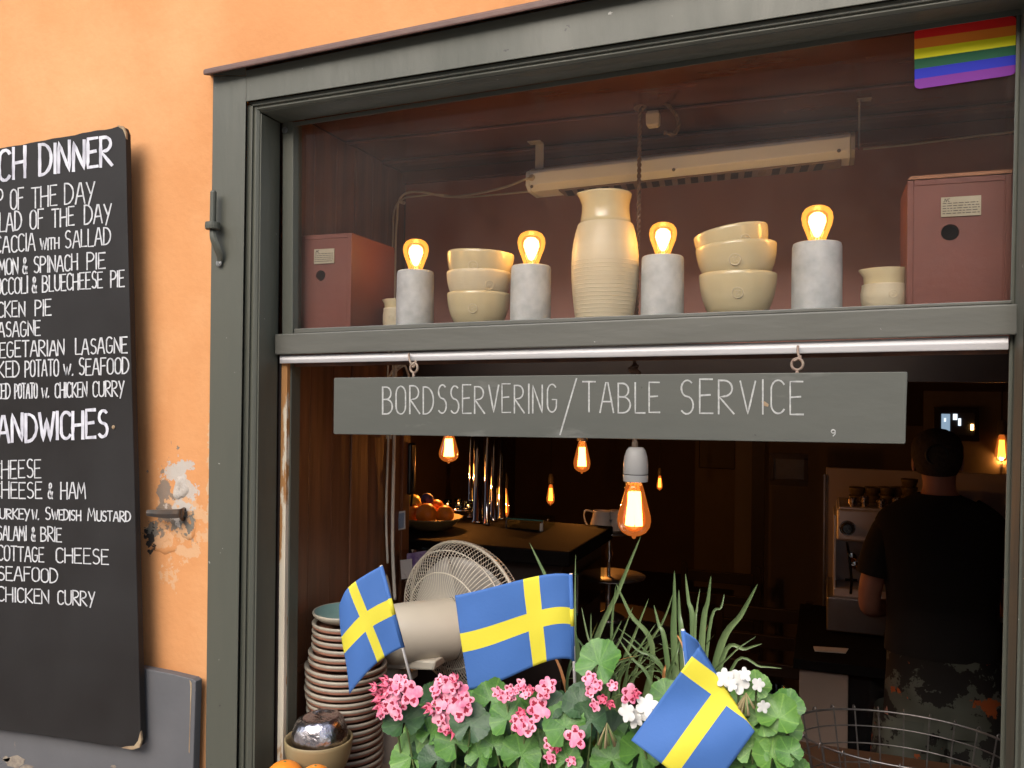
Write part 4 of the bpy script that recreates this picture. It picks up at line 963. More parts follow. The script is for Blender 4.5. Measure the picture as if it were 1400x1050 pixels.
# crate like riser under the bowl (a folded tray, out of frame) keeps it at its real height
tagged('tray', MB().box((bz.x-.09, yB-.07, CZ+.0005), (bz.x+.07, yB+.052, bz.z-.0005)), 'counter_wood', 'low wooden tray under the ochre bowl', 'tray', bevel=.003)
fb = thing('foil_bowl', 'upturned bowl wrapped in crinkled foil resting in the ochre bowl', 'bowl', bz+Vector((0, 0, .02)))
rf_ = random.Random(2); rings = []; cF = P(437, 1010, yB); rF = 37.5*k
for i, (rr0, h) in enumerate([(.90, -.25), (1.0, -.05), (1.02, .12), (.99, .34), (.93, .58), (.84, .80), (.70, .93), (.64, .95), (.58, .93), (.52, .86), (.3, .84), (.02, .84)]):
    rg = []
    for j in range(40):
        a = 2*math.pi*j/40; jit = 1+rf_.uniform(-.012, .012)
        rg.append(cF+Vector((rF*rr0*jit*math.cos(a), rF*rr0*jit*math.sin(a)*.95, rF*h*.88*1+rF*.07*math.cos(a-.6)*h+rf_.uniform(-.0006, .0006))))
    rings.append(rg)
obj('foil', MB().loft(rings, True, caps=False), 'foil', fb, smooth=True)
for i, (px, py, rad, y) in enumerate([(389, 1067, 27, -.055), (431, 1070, 24, -.050), (466, 1076, 22, -.045)]):
    c = P(px, py, y); k2 = mpp(px, y)
    t = thing('orange', ['orange peeking in under the window frame, left of the others', 'orange between two others below the ochre bowl', 'orange at the right of the three below the ochre bowl'][i], 'orange', c, 'oranges at the bottom edge')
    obj('fruit', MB().ball(c, rad*k2, 28, sz=.95), 'orange_peel', t, smooth=True)
    obj('stem_scar', MB().lathe([(.0001, .0006), (.002, .0004), (.003, -.0006)], c+Vector((0, 0, rad*k2*.945)), 8), 'stem', t)
yo = -.05; cc_ = P(425, 1098, yo)
t = thing('fruit_crate', 'shallow fruit bowl carrying oranges at the sill edge', 'bowl', Vector((cc_.x, yo, CZ)))
obj('body', MB().lathe([(.001, .0), (.045, 0), (.06, .008), (.095, .05), (.097, .055), (.092, .055), (.055, .014), (.001, .012)], Vector((cc_.x+.01, yo, CZ)), 40, sy=.72), 'ceramic_tan', t, smooth=True)

# ================================================================ desk fan
fy = .42; fc = P(634, 838, fy); fn = thing('desk_fan', 'cream desk fan with wire grille turned away to the right', 'fan', CPX(530, .33))
k = mpp(634, fy); Rg = 97*k
# facing direction (axis from motor to front): away from the camera and to the right
vr = CR.copy(); vr.z = 0; vr.normalize(); vf = CF.copy(); vf.z = 0; vf.normalize()
ax = (vr*.60+vf*.80+Vector((0, 0, .08))).normalized(); sd_ = Vector((0, 0, 1)).cross(ax).normalized(); upv = ax.cross(sd_)
def gpt(r, a, h): return fc+(sd_*math.cos(a)+upv*math.sin(a))*r+ax*h
dome = [(.16, -.42), (.30, -.44), (.55, -.42), (.78, -.35), (.92, -.24), (.985, -.10), (1.0, 0)]
domef = [(1.0, 0), (.985, .10), (.92, .20), (.75, .28), (.5, .31), (.22, .32)]
gp_ = obj('rear_grille', (lambda m: [m.tube([gpt(Rg*r, a, Rg*h) for r, h in spline_rh(dome)], .00085, 4, False) for a in [2*math.pi*i/96 for i in range(96)]] and m)(MB()), 'fan_wire', fn) if False else None
def rh(sp, n=3):
    return [(p.x, p.y) for p in spline([Vector((r, h, 0)) for r, h in sp], n)]
dm = rh(dome); df = rh(domef)
for i in range(100):
    a = 2*math.pi*i/100
    o = obj('grille_wire', MB().tube([gpt(Rg*r, a, Rg*h) for r, h in dm], .0009, 4, False), 'fan_wire', fn)
fw = MB()
for i in range(100):
    a = 2*math.pi*(i+.5)/100; fw.tube([gpt(Rg*r, a, Rg*h) for r, h in df], .0009, 4, False)
o = obj('front_grille', fw, 'fan_wire', fn); o['kind'] = 'stuff'
for r, h, w in ((1.0, 0, .0042), (.93, -.225, .0016), (.66, -.39, .0016), (.93, .19, .0013)):
    obj('grille_ring', MB().torus(gpt(0, 0, Rg*h), Rg*r, w, ax, 72, 8), 'fan_plastic' if w > .003 else 'fan_wire', fn, smooth=True)
for q_ in range(3):
    a0 = 2.0+q_*2.1; pts = [gpt(Rg*.66, a0+.5*j/6, Rg*-.395) for j in range(7)]
obj('rear_plate', MB().lathe([(.001, 0), (Rg*.30, 0), (Rg*.30, .006), (.001, .006)], gpt(0, 0, Rg*-.45), 32, axis=ax), 'fan_plastic', fn)
# blades (at rest)
for q_ in range(4):
    a0 = .5+q_*math.pi/2; g = []
    for ir in range(6):
        r = Rg*(.16+.66*ir/5); row = []
        for ia in range(6):
            a = a0+(ia/5-.5)*(1.15+.12*ir/5); row.append(gpt(r, a, Rg*(-.02+.22*(ia/5-.5))))
        g.append(row)
    obj('fan_blade', MB().grid(g), 'fan_blade_mat', fn, smooth=True, solid=.002)
obj('blade_hub', MB().lathe([(.001, -.02), (Rg*.2, -.02), (Rg*.2, .02), (Rg*.12, .03), (.001, .032)], fc, 28, axis=ax), 'fan_plastic', fn, smooth=True)
# motor housing, a rounded drum lying along the axis, seen from the back
m0 = P(620, 863, fy-.055)
hr = 40*mpp(580, fy-.1)
mo = P(578, 863, .31); ax2 = (vr*.93+vf*.37).normalized(); Lh = 116*mpp(578, .31)*1.02
obj('motor_housing', MB().lathe([(.001, -Lh*.5), (hr*.55, -Lh*.495), (hr*.82, -Lh*.46), (hr*.96, -Lh*.36), (hr, -Lh*.2), (hr*1.03, Lh*.30), (hr*1.0, Lh*.42), (hr*.93, Lh*.47), (hr*.8, Lh*.49), (.001, Lh*.5)], mo, 48, axis=ax2), 'fan_plastic', fn, smooth=True)
obj('housing_seam', MB().torus(mo+ax2*Lh*.36, hr*1.028, .0011, ax2, 48, 6), 'fan_dark', fn)
for i in range(26):
    a = 2*math.pi*i/26; c = mo+ax2*Lh*.455; s2 = Vector((0, 0, 1)).cross(ax2).normalized(); u2 = ax2.cross(s2); d_ = s2*math.cos(a)+u2*math.sin(a)
    obj('vent_slot', MB().tube([c+d_*hr*1.0, c+ax2*.004+d_*hr*.8], .0018, 4), 'fan_dark', fn)
# neck block and pole
nb_ = [P(519, 900, .262), P(596, 904, .262), P(593, 917, .262), P(517, 914, .262)]
obj('neck', MB().slab(nb_, .09), 'fan_plastic', fn, bevel=.004)
obj('tilt_knuckle', MB().box(tuple(P(528, 914, .315)), tuple(P(572, 925, .345))), 'fan_plastic', fn, bevel=.004)
pb_ = CPX(531, .30); pk = mpp(530, .335); ptop = P(544, 914, .30)
obj('pole', MB().lathe([(19*pk, 0), (18*pk, .02), (15.5*pk, .05), (13.5*pk, ptop.z-pb_.z), (.001, ptop.z-pb_.z)], pb_+Vector((.004, 0, 0)), 24), 'fan_plastic', fn, smooth=True)
obj('base', MB().lathe([(.001, 0), (.095, 0), (.10, .006), (.09, .016), (.05, .024), (.001, .026)], pb_, 40), 'fan_plastic', fn, smooth=True)
bc = P(521, 1026, .29); s_ = MB().torus(bc, .0085, .0018, (.1, 1, 0), 20, 6).torus(bc, .0035, .0018, (.1, 1, 0), 16, 6); obj('embossed_badge', s_, 'fan_plastic', fn, smooth=True)
cable('cable', [P(470, 1058, .24), P(492, 1050, .24), P(508, 1036, .25), P(517, 1020, .262), P(519, 1005, .27)], .0042, 'fan cable curving up from the counter beside the plates', 'fan_plastic')
cable('cable', [P(517, 760, .50), P(530, 800, .5), P(533, 830, .5)], .006, 'thick plug and lead at the end of the wall cables')
# folded plastic bag and leaflets behind fan
bg_ = thing('plastic_bag', 'crumpled clear bag with purple leaflet tucked behind the fan', 'bag', P(560, 790, .50))
g = []
rb = random.Random(8)
for i in range(8):
    g.append([P(541+(46+i*-.5)*j/6+rb.uniform(-2, 2), 754+45*i/7+rb.uniform(-2, 2)-5*j/6, .5+rb.uniform(-.008, .008)) for j in range(7)])
obj('film', MB().grid(g), 'bag_film', bg_, smooth=True)
obj('leaflet', MB().slab([P(556, 757, .512), P(583, 753, .512), P(578, 772, .512), P(556, 778, .512)], .002), 'purple_print', bg_)
obj('card', MB().slab([P(547, 766, .508), P(563, 764, .508), P(564, 790, .508), P(549, 792, .508)], .002), 'paper_white', bg_)

# ================================================================ swedish flags
def flag(label, ctrl, pole, ub=(5, 7), grid=None, group='Swedish paper flags'):
    """ctrl: 4x4 net of (px,py,y), rows from top to bottom edge, columns from hoist to fly; or a ready grid of points"""
    t = thing('table_flag', label, 'flag', P(*pole[1]), group)
    nu, nv = 64, 30
    bern = lambda n, i, x: math.comb(n, i)*x**i*(1-x)**(n-i)
    if grid: g = [[grid(16*j/nu, 10*i/nv) for j in range(nu+1)] for i in range(nv+1)]
    else:
        W = [[P(*c) for c in row] for row in ctrl]
        g = [[sum((W[a][c]*(bern(3, a, i/nv)*bern(3, c, j/nu)) for a in range(4) for c in range(4)), Vector()) for j in range(nu+1)] for i in range(nv+1)]
    for i in range(nv+1):
        for j in range(nu+1):
            u, v = 16*j/nu, 10*i/nv
            g[i][j] = g[i][j]+Vector((0, min(1, u/2)*(.0012*math.sin(u*.62+v*.25)+.0005*math.sin(v*1.1-u*.4)), 0))
    def mf(i, j):
        u = (j+.5)/nu*16; v = (i+.5)/nv*10
        return 1 if (ub[0] <= u <= ub[1]) or (4 <= v <= 6) else 0
    obj('cloth', MB().grid(g, mf), ['flag_blue', 'flag_yellow'], t, smooth=True, solid=.0005)
    a, b_ = P(*pole[0]), P(*pole[1])
    obj('pole', MB().tube([a, b_], .0026, 12), 'flag_pole', t, smooth=True)
    e0, e1 = g[0][0], g[-1][0]
    obj('sleeve', MB().tube([e0, e1], .0034, 12), 'flag_blue', t, smooth=True)
    obj('sleeve_band', MB().tube([e0.lerp(e1, .4), e0.lerp(e1, .6)], .0036, 12), 'flag_yellow', t, smooth=True)
    return t
flag('small Swedish flag at the left, in front of the plate stack', [
  [(521, 774, .02), (470, 800, .0), (469, 812, -.03), (464, 827, .0)],
  [(532, 812, .02), (486, 832, .0), (479, 845, -.04), (463, 866, .0)],
  [(542, 848, .02), (505, 862, .0), (494, 878, -.04), (474, 894, .0)],
  [(551, 885, .02), (520, 898, .0), (506, 912, -.03), (478, 949, .0)]], [(521, 773, .02), (566, 945, .02)], (5, 7.4))
flag('largest Swedish flag at the centre, flown flat in front of the fan', [
  [(780, 785, .0), (738, 779, -.035), (686, 803, .015), (622, 814, .0)],
  [(781, 825, .0), (741, 815, -.04), (690, 846, .015), (628, 858, .0)],
  [(783, 860, .0), (747, 850, -.04), (697, 890, .015), (634, 900, .0)],
  [(784, 903, .0), (750, 888, -.035), (702, 934, .015), (641, 943, .0)]], [(780.5, 784, .0), (787, 965, .0)], (5, 7.3))
def curl(u, v):
    def front(u, v):
        f = (u-5)/11
        return Vector((946-7.55*(u-5)+10.4*v, 897+10.45*(u-5)+7.8*v, -.098-.030*max(0, f)**.8-.006*math.sin(v*.5+u*.4)))
    us = 3.9+.36*v
    if u >= us: q = front(u, v)
    else:
        e = front(us, v); e2 = front(us+.6, v); f = u/us; tn = (e-e2); tn.z = abs(tn.z)+.01
        p0 = Vector((934+1.5*v, 862+13.5*v, -.055)); p1 = e+Vector((tn.x*1.1+3, tn.y*.9-1, .028))
        q = p0*(1-f)**2+p1*2*f*(1-f)+e*f*f
    return P(q.x, q.y, q.z)
flag('Swedish flag at the right, drooping diagonally over the white flowers', None, [(933.5, 860, -.055), (952, 1060, -.055)], (5, 7), curl)
# ================================================================ geraniums and grass lilies in the planter
pl_ = thing('planter', 'dark trough hidden under the geranium leaves on the sill', 'planter', Vector((P(790, 1000, -.05).x, -.05, CZ)))
xa, xb = P(535, 1000, -.04).x, P(1075, 1000, -.04).x
bxp = MB().box((xa, -.125, CZ), (xb, -.117, CZ+.10)).box((xa, .022, CZ), (xb, .03, CZ+.10)).box((xa, -.117, CZ), (xa+.008, .022, CZ+.10)).box((xb-.008, -.117, CZ), (xb, .022, CZ+.10)).box((xa+.008, -.117, CZ), (xb-.008, .022, CZ+.01))
obj('trough', bxp, 'planter', pl_); obj('soil', MB().box((xa+.009, -.116, CZ+.011), (xb-.009, .021, CZ+.085)), 'soil', pl_)
def leaf_mesh(seed, notch=.55):
    r_ = random.Random(seed); n = 96; rings = [.0, .22, .45, .68, .86, .96, 1.0]; vs = [(0, 0, 0)]; lob = 8; cup = r_.uniform(.04, .34); ph = r_.uniform(0, 6); fold = r_.uniform(.015, .045)
    wob = [r_.uniform(-.07, .07) for _ in range(5)]
    for q in rings[1:]:
        for k_ in range(n):
            a = R(15)+(2*math.pi-R(30))*k_/(n-1)-math.pi/2
            da = abs(((a+math.pi/2)+math.pi) % (2*math.pi)-math.pi)
            edge = 1+.030*abs(math.sin(lob*1.5*a+ph))*(q > .8)*(1 if q < .98 else 1.6)+.075*abs(math.cos(lob*.5*a+ph*.5))*q-.05
            edge *= 1+sum(w*math.cos((i+1)*a+i) for i, w in enumerate(wob))*.6
            edge *= (1-.18*math.exp(-(da/.5)**2))
            z = cup*q*q+fold*q*(abs(math.cos(lob*.5*a+ph*.5))-.5)*.8+.08*q*q*math.sin(2*a+ph)+.05*q**3*math.sin(5*a+ph)+.05*q*q*math.sin(3*a+ph*2)
            vs.append((q*edge*math.cos(a), q*edge*math.sin(a)+.12, z))
    fs = [(0, 1+k_, 2+k_) for k_ in range(n-1)]
    for i in range(len(rings)-2):
        for k_ in range(n-1):
            a = 1+i*n+k_; fs.append((a, a+n, a+n+1, a+1))
    return vs, fs
def leaf_material(name, c1, c2, cz):
    """green blade with paler veins running out from the stalk and a faint darker zone"""
    m = mat(name, c1, .48, c2=c2, nscale=1.6, bump=.2, bscale=9); N, L, b = nodes(m)
    tc = N.new('ShaderNodeTexCoord'); sp = N.new('ShaderNodeSeparateXYZ'); L.new(tc.outputs['Object'], sp.inputs[0])
    at = N.new('ShaderNodeMath'); at.operation = 'ARCTAN2'; L.new(sp.outputs[0], at.inputs[0]); L.new(sp.outputs[1], at.inputs[1])
    m4 = N.new('ShaderNodeMath'); m4.operation = 'MULTIPLY'; m4.inputs[1].default_value = 4; L.new(at.outputs[0], m4.inputs[0])
    cs = N.new('ShaderNodeMath'); cs.operation = 'COSINE'; L.new(m4.outputs[0], cs.inputs[0]); ab = N.new('ShaderNodeMath'); ab.operation = 'ABSOLUTE'; L.new(cs.outputs[0], ab.inputs[0])
    rp = N.new('ShaderNodeMapRange'); rp.inputs[1].default_value = .965; rp.inputs[2].default_value = 1.0; rp.inputs[4].default_value = .4; L.new(ab.outputs[0], rp.inputs[0])
    mx = N.new('ShaderNodeMix'); mx.data_type = 'RGBA'; src = b.inputs['Base Color'].links[0].from_socket; L.new(src, mx.inputs[6]); mx.inputs[7].default_value = (min(1, c1[0]*1.9), min(1, c1[1]*1.55), c1[2]*1.6, 1); L.new(rp.outputs[0], mx.inputs[0])
    L.new(mx.outputs[2], b.inputs['Base Color'])
    b.inputs['Subsurface Weight'].default_value = .12; b.inputs['Subsurface Radius'].default_value = (.2, .5, .1); b.inputs['Subsurface Scale'].default_value = .01
leaf_material('ger_leaf', (.080, .20, .030), (.046, .13, .023), 0)
leaf_material('ger_leaf_light', (.12, .25, .045), (.075, .18, .03), 0)
leaf_material('ger_leaf_deep', (.034, .088, .026), (.022, .06, .02), 0)
LEAF = []
for i in range(8):
    vs_, fs_ = leaf_mesh(i+1); row = []
    for mn in ('ger_leaf', 'ger_leaf_light', 'ger_leaf_deep'):
        me = bpy.data.meshes.new('leaf'); me.from_pydata(vs_, [], fs_); me.materials.append(M[mn]); me.polygons.foreach_set('use_smooth', [True]*len(fs_)); me.update(); row.append(me)
    LEAF.append(row)
rg_ = random.Random(17)
def place_leaf(t, c, r, mi, seed=None, nrm=None, spin=None):
    o = bpy.data.objects.new('leaf', LEAF[rg_.randrange(8)][mi]); col.objects.link(o); o.parent = t
    n = nrm or Vector((rg_.uniform(-.45, .45), -.75, rg_.uniform(.15, .95))); n.normalize()
    x = n.orthogonal().normalized(); y = n.cross(x); a = spin if spin is not None else rg_.uniform(0, 6.28)
    # stalk notch points roughly down
    dn = Vector((rg_.uniform(-.8, .8), 0, -1)); dn = (dn-n*dn.dot(n)).normalized(); yy = -dn; xx = yy.cross(n)
    m_ = Matrix((xx*r, yy*r, n*r)).transposed().to_4x4(); m_.translation = c-ROOT[t]; o.matrix_local = m_
    return o
def stem(t, a, b_, r=.0016, m='stem', name='stem'):
    a, b_ = Vector(a), Vector(b_); mid = (a+b_)/2+Vector((rg_.uniform(-.01, .01), rg_.uniform(-.006, .006), .008))
    return obj(name, MB().tube(spline([a, mid, b_], 4), r, 6), m, t, smooth=True)
def floret(t, c, r, nrm, m='petal', spots=True, closed=0.0):
    n = Vector(nrm).normalized(); x = n.orthogonal().normalized(); a0 = rg_.uniform(0, 6.28); mb = MB(); mb.v.append(Vector(c)); y = n.cross(x)
    for p in range(5):
        a = a0+2*math.pi*p/5+rg_.uniform(-.14, .14); rr0 = r*rg_.uniform(.88, 1.08); wd = .38*rg_.uniform(.9, 1.15); cu = rg_.uniform(.05, .22)+closed
        idx = []
        for i in range(1, 8):
            q = i/7.0; th_ = .14+.86*q; w = wd*.98*max(0.02, math.sin(math.pi*th_))**.8 if i < 7 else .03; cu_ = .55-.45*math.cos(math.pi*th_); row = []
            for j in range(7):
                s = (j-3)/3; u = cu_; lat = w*s
                h = cu*q*q*rr0*.8-.10*rr0*(s*s)*q*(1 if closed < .3 else 2.5)+rr0*.03*math.sin(9*s+p)*q
                dx = x*math.cos(a)+y*math.sin(a); dy = -x*math.sin(a)+y*math.cos(a)
                row.append(len(mb.v)); mb.v.append(Vector(c)+dx*(u*rr0)*(1-closed*.5)+dy*(lat*rr0)*(1-closed*.5)+n*h*(1+closed*2))
            idx.append(row)
        for j in range(6): mb.f.append((0, idx[0][j], idx[0][j+1])); mb.mi.append(0)
        for i in range(6):
            for j in range(6):
                sp = spots and ((i == 1 and 1 <= j <= 4) or (i == 2 and 2 <= j <= 3)) and p != 3
                mb.f.append((idx[i][j], idx[i+1][j], idx[i+1][j+1], idx[i][j+1])); mb.mi.append(1 if sp else 0)
    o = obj('flower', mb, [m, 'petal_spot' if spots else m], t, smooth=True)
    return o
SOILZ = CZ+.085
def geranium(label, x0px, leaves, flowers, nfill, xr, name='geranium', white=False):
    b0 = P(x0px, 1000, -.05); t = thing(name, label, 'geranium', Vector((b0.x, -.05, SOILZ)), 'geraniums along the sill')
    for px, py, r, mi in leaves:
        y = rg_.uniform(-.105, -.065); c = P(px, py, y); place_leaf(t, c, r*mpp(px, y)*1.02, mi, nrm=Vector((rg_.uniform(-.35, .35), -.9, rg_.uniform(.25, .8))))
        stem(t, c+Vector((0, .006, 0)), (b0.x+(c.x-b0.x)*.5, -.05, SOILZ))
    for i in range(nfill):
        px = rg_.uniform(*xr); py = rg_.uniform(952, 1085) if i % 3 else rg_.uniform(1000, 1085); y = rg_.uniform(-.07, .03); c = P(px, py, y)
        place_leaf(t, c, rg_.uniform(15, 27)*mpp(px, y), rg_.choice((0, 0, 2, 2, 1)))
        if i % 4 == 0: stem(t, c+Vector((0, .006, 0)), (b0.x+(c.x-b0.x)*.5, -.05, SOILZ))
    for hub, fl in flowers:
        hy = -.10; hc_ = P(hub[0], hub[1], hy+.02)
        stem(t, hc_, (b0.x+(hc_.x-b0.x)*.6, -.05, SOILZ), .0018)
        for px, py, r, kind in fl:
            y = hy-rg_.uniform(-.004, .012); c = P(px, py, y)
            n = Vector(((px-hub[0])*.016+rg_.uniform(-.25, .25), -1, -(py-hub[1])*.014+rg_.uniform(-.1, .35)))
            if kind == 'big': n = Vector((rg_.uniform(-.15, .15), -1, rg_.uniform(.0, .25)))
            m_ = {'w': 'petal_white', 'd': 'petal_deep'}.get(kind, 'petal')
            floret(t, c, r*mpp(px, y)*1.08, n, m_, kind != 'w', .45 if kind == 'd' else (.25 if kind == 's' else 0))
            stem(t, c-n.normalized()*.001, hc_+Vector((rg_.uniform(-.003, .003), 0, 0)), .0007)
    return t
geranium('pink geranium at the left end of the trough, two full flower heads', 600,
  [(552, 988, 27, 2), (588, 1003, 19, 0), (563, 1036, 29, 1), (622, 1016, 26, 0), (642, 992, 27, 2), (597, 1040, 24, 2), (655, 1035, 20, 0)],
  [((538, 962), [(561, 948, 19, 'big'), (540, 938, 14, 'p'), (527, 945, 12, 'd'), (517, 952, 11, 'd'), (535, 955, 14, 'p'), (520, 966, 12, 'd'), (534, 968, 13, 'p'), (545, 962, 12, 'p'), (527, 932, 10, 'd'), (550, 930, 10, 's'), (512, 940, 9, 'd'), (541, 975, 11, 'p'), (520, 975, 9, 'p')]),
   ((612, 970), [(628, 966, 20, 'big'), (613, 985, 15, 'big'), (600, 960, 14, 'p'), (616, 936, 14, 'big'), (631, 945, 12, 'p'), (596, 942, 11, 'p'), (587, 968, 10, 'd'), (603, 930, 9, 's'), (622, 928, 9, 'd'), (598, 980, 12, 'p'), (606, 995, 11, 'p'), (618, 999, 10, 'd'), (637, 958, 11, 'p'), (610, 950, 12, 'p')])], 34, (566, 665))
geranium('pink geranium at the middle of the trough with several sparse flower heads', 745,
  [(671, 958, 24, 0), (694, 984, 26, 0), (675, 1020, 17, 0), (712, 1034, 27, 0), (740, 1024, 21, 1), (773, 995, 29, 0), (808, 988, 24, 2), (818, 908, 30, 0), (836, 1040, 27, 0), (792, 964, 21, 2), (750, 965, 20, 2), (775, 1040, 20, 0)],
  [((692, 958), [(680, 946, 9, 's'), (690, 952, 9, 'p'), (697, 943, 9, 's'), (700, 952, 7, 'p')]),
   ((722, 950), [(713, 936, 10, 's'), (724, 943, 10, 'd'), (706, 944, 7, 's'), (719, 948, 9, 's')]),
   ((745, 955), [(743, 945, 12, 'p'), (749, 936, 11, 'p')]),
   ((717, 1000), [(735, 970, 17, 'big'), (710, 990, 13, 'p'), (722, 992, 13, 'p'), (713, 975, 9, 'd'), (705, 984, 9, 'd')]),
   ((768, 1030), [(787, 1008, 15, 'big'), (752, 1016, 11, 'p'), (762, 1022, 8, 'd'), (752, 1036, 9, 'p'), (781, 1040, 8, 's')]),
   ((822, 965), [(806, 927, 11, 'p'), (816, 937, 10, 's'), (808, 945, 9, 'p'), (813, 964, 9, 'p'), (838, 937, 9, 's'), (824, 956, 9, 'd'), (834, 962, 8, 'd'), (861, 950, 14, 'p'), (869, 948, 9, 'd')])], 46, (660, 870))
geranium('white flowered geranium at the right end of the trough with pale fresh leaves', 985,
  [(1041, 986, 23, 1), (1076, 998, 21, 1), (1064, 982, 27, 1), (1028, 1024, 24, 1), (1056, 1036, 26, 1), (1034, 940, 19, 1), (1015, 1046, 20, 0), (874, 1030, 28, 0), (905, 1000, 22, 2), (1080, 1030, 18, 0), (880, 990, 20, 2), (1025, 1000, 16, 1)],
  [((870, 985), [(857, 974, 13, 'w'), (884, 964, 16, 'w'), (868, 984, 11, 'w'), (876, 975, 11, 'w')]),
   ((1010, 950), [(990, 926, 13, 'w'), (1011, 932, 15, 'w'), (1037, 936, 9, 'w'), (1043, 966, 9, 'w'), (1000, 935, 9, 'w'), (1018, 922, 9, 'w')])], 44, (850, 1085))
for (px, py, lb) in ((830, 1004, 'withered flower head drooping among leaves at the middle of the trough'), (1020, 963, 'withered flower head under the right hand white blossoms')):
    t = thing('dried_flower_head', lb, 'flower head', P(px, py+14, -.10)); tp = P(px, py-16, -.10)
    for i in range(11):
        e = P(px+rg_.uniform(-13, 13), py+rg_.uniform(4, 20), -.10+rg_.uniform(-.01, .01))
        obj('seed_stalk', MB().tube([tp, tp.lerp(e, .55)+Vector((0, -.002, .001)), e], [.0006, .0012, .0024], 6), 'dried' if i % 3 else 'stem', t, smooth=True)
# grass-like lilies
def blade(t, pts, w, m='blade_leaf'):
    pts = spline(pts, 6); n = len(pts)-1; rows = []
    for i, p in enumerate(pts):
        tn = (pts[min(i+1, n)]-pts[max(i-1, 0)]).normalized(); sd2 = tn.cross(CF).normalized(); f = i/n
        ww = w*(math.sin(min(1, f*3+.35)*math.pi/2))*(1-f)**.75+.0001; tw = Vector((0, -.3*ww, 0))
        rows.append([p-sd2*ww, p+Vector((0, ww*.55, 0)), p+sd2*ww+tw])
    return obj('leaf', MB().grid(rows), m, t, smooth=True)
def lily(label, basepx, blades, y, nextra, seed):
    b0 = P(basepx[0], basepx[1], y); t = thing('grass_lily', label, 'plant', Vector((b0.x, y, CZ)))
    obj('pot', MB().lathe([(.001, 0), (.05, 0), (.065, .095), (.069, .095), (.069, .11), (.062, .11), (.06, .1), (.001, .098)], Vector((b0.x, y, CZ)), 32), 'plate_terra', t, smooth=False)
    rs = random.Random(seed)
    for (bx0, by0, tx, ty, bend, w, dy) in blades:
        a = P(bx0, by0, y); c = P(tx, ty, y+dy); mx_, my_ = (bx0+tx)/2+bend, (by0+ty)/2-abs(bend)*.5
        s0 = Vector((b0.x+(a.x-b0.x)*.35, y, CZ+.10))
        blade(t, [s0, P(bx0+(tx-bx0)*.12+bend*.5, by0+(ty-by0)*.12, y+dy*.1), P(bx0+(tx-bx0)*.58+bend*.7, by0+(ty-by0)*.62-abs(bend)*.3, y+dy*.6), c], w*mpp(bx0, y)*.56, 'blade_leaf')
    for i in range(nextra):
        bx0 = basepx[0]+rs.uniform(-40, 40); tx = bx0+rs.uniform(-80, 80); ty = rs.uniform(850, 935)
        a = P(bx0, 950, y); s0 = Vector((b0.x+(a.x-b0.x)*.3, y, CZ+.10))
        blade(t, [s0, a, P((bx0+tx)/2+rs.uniform(-6, 6), (950+ty)/2-14, y+rs.uniform(-.02, .03)), P(tx, ty, y+rs.uniform(-.05, .08))], rs.uniform(3, 6)*mpp(bx0, y)*.55, 'dry_leaf' if rs.random() < .16 else 'blade_leaf')
lily('arching green grass lily behind the middle flag, some dry orange blades', (815, 950),
  [(800, 905, 724, 742, -4, 10, .0), (795, 930, 876, 733, 6, 11, .02), (790, 930, 787, 758, -3, 5, .04), (800, 935, 850, 848, 8, 7, 0), (835, 930, 842, 800, -3, 6, 0), (905, 915, 842, 797, -10, 9, -.02), (850, 930, 920, 812, 22, 6, .02), (840, 940, 887, 818, 3, 7, .02), (820, 930, 795, 830, -4, 5, .03), (780, 940, 900, 885, 20, 5, .0), (820, 940, 865, 830, 5, 5, .02), (815, 930, 808, 838, -4, 5, .0)], .17, 26, 5)
lily('upright green grass lily between the middle and right flags with tall pointed blades', (945, 940),
  [(922, 900, 922, 780, 0, 11, 0), (935, 895, 928, 806, -3, 9, .02), (950, 880, 937, 784, -2, 9, .01), (957, 880, 972, 787, 3, 10, .0), (968, 912, 1036, 798, 10, 13, -.01), (975, 905, 1042, 880, 8, 8, 0), (985, 915, 1069, 914, 10, 5, 0), (950, 880, 957, 805, -2, 5, .02), (960, 870, 990, 812, 12, 5, .02), (915, 900, 894, 827, -3, 8, .01), (925, 930, 850, 870, -14, 6, .0), (905, 950, 845, 872, -10, 6, 0)], .15, 16, 9)

# ================================================================ tumbler and wire basket
tb = P(1053, 1062, .10); kt = mpp(1053, .10); t = thing('tumbler', 'plain clear glass tumbler behind the white geranium', 'glass', Vector((tb.x, tb.y, CZ)))
ht_ = P(1053, 940, .10).z-CZ
obj('body', MB().lathe([(.001, 0), (20*kt, 0), (22.5*kt, ht_), (21.6*kt, ht_), (19*kt, .006), (.001, .006)], Vector((tb.x, tb.y, CZ)), 40), 'clear_glass', t, smooth=True)
bkc = Vector((.135, .40, 0)); RIM = .985; RB = .19
bk = thing('wire_basket', 'large round wire basket standing empty on the counter at the right', 'basket', Vector((bkc.x, bkc.y, CZ)))
def bpt(a, z, f=1): r = RB*(.74+.26*((z-CZ)/(RIM-CZ))**.7)*f; return Vector((bkc.x+r*math.cos(a), bkc.y+r*math.sin(a)*.70, z))
for z, rw in ((RIM, .0022), (RIM-.030, .0014), (RIM-.062, .0014), (RIM-.098, .0014), (RIM-.14, .0014), (CZ+.004, .002)):
    obj('hoop', MB().tube([bpt(2*math.pi*i/64, z) for i in range(65)], rw, 6, False), 'wire', bk, smooth=True)
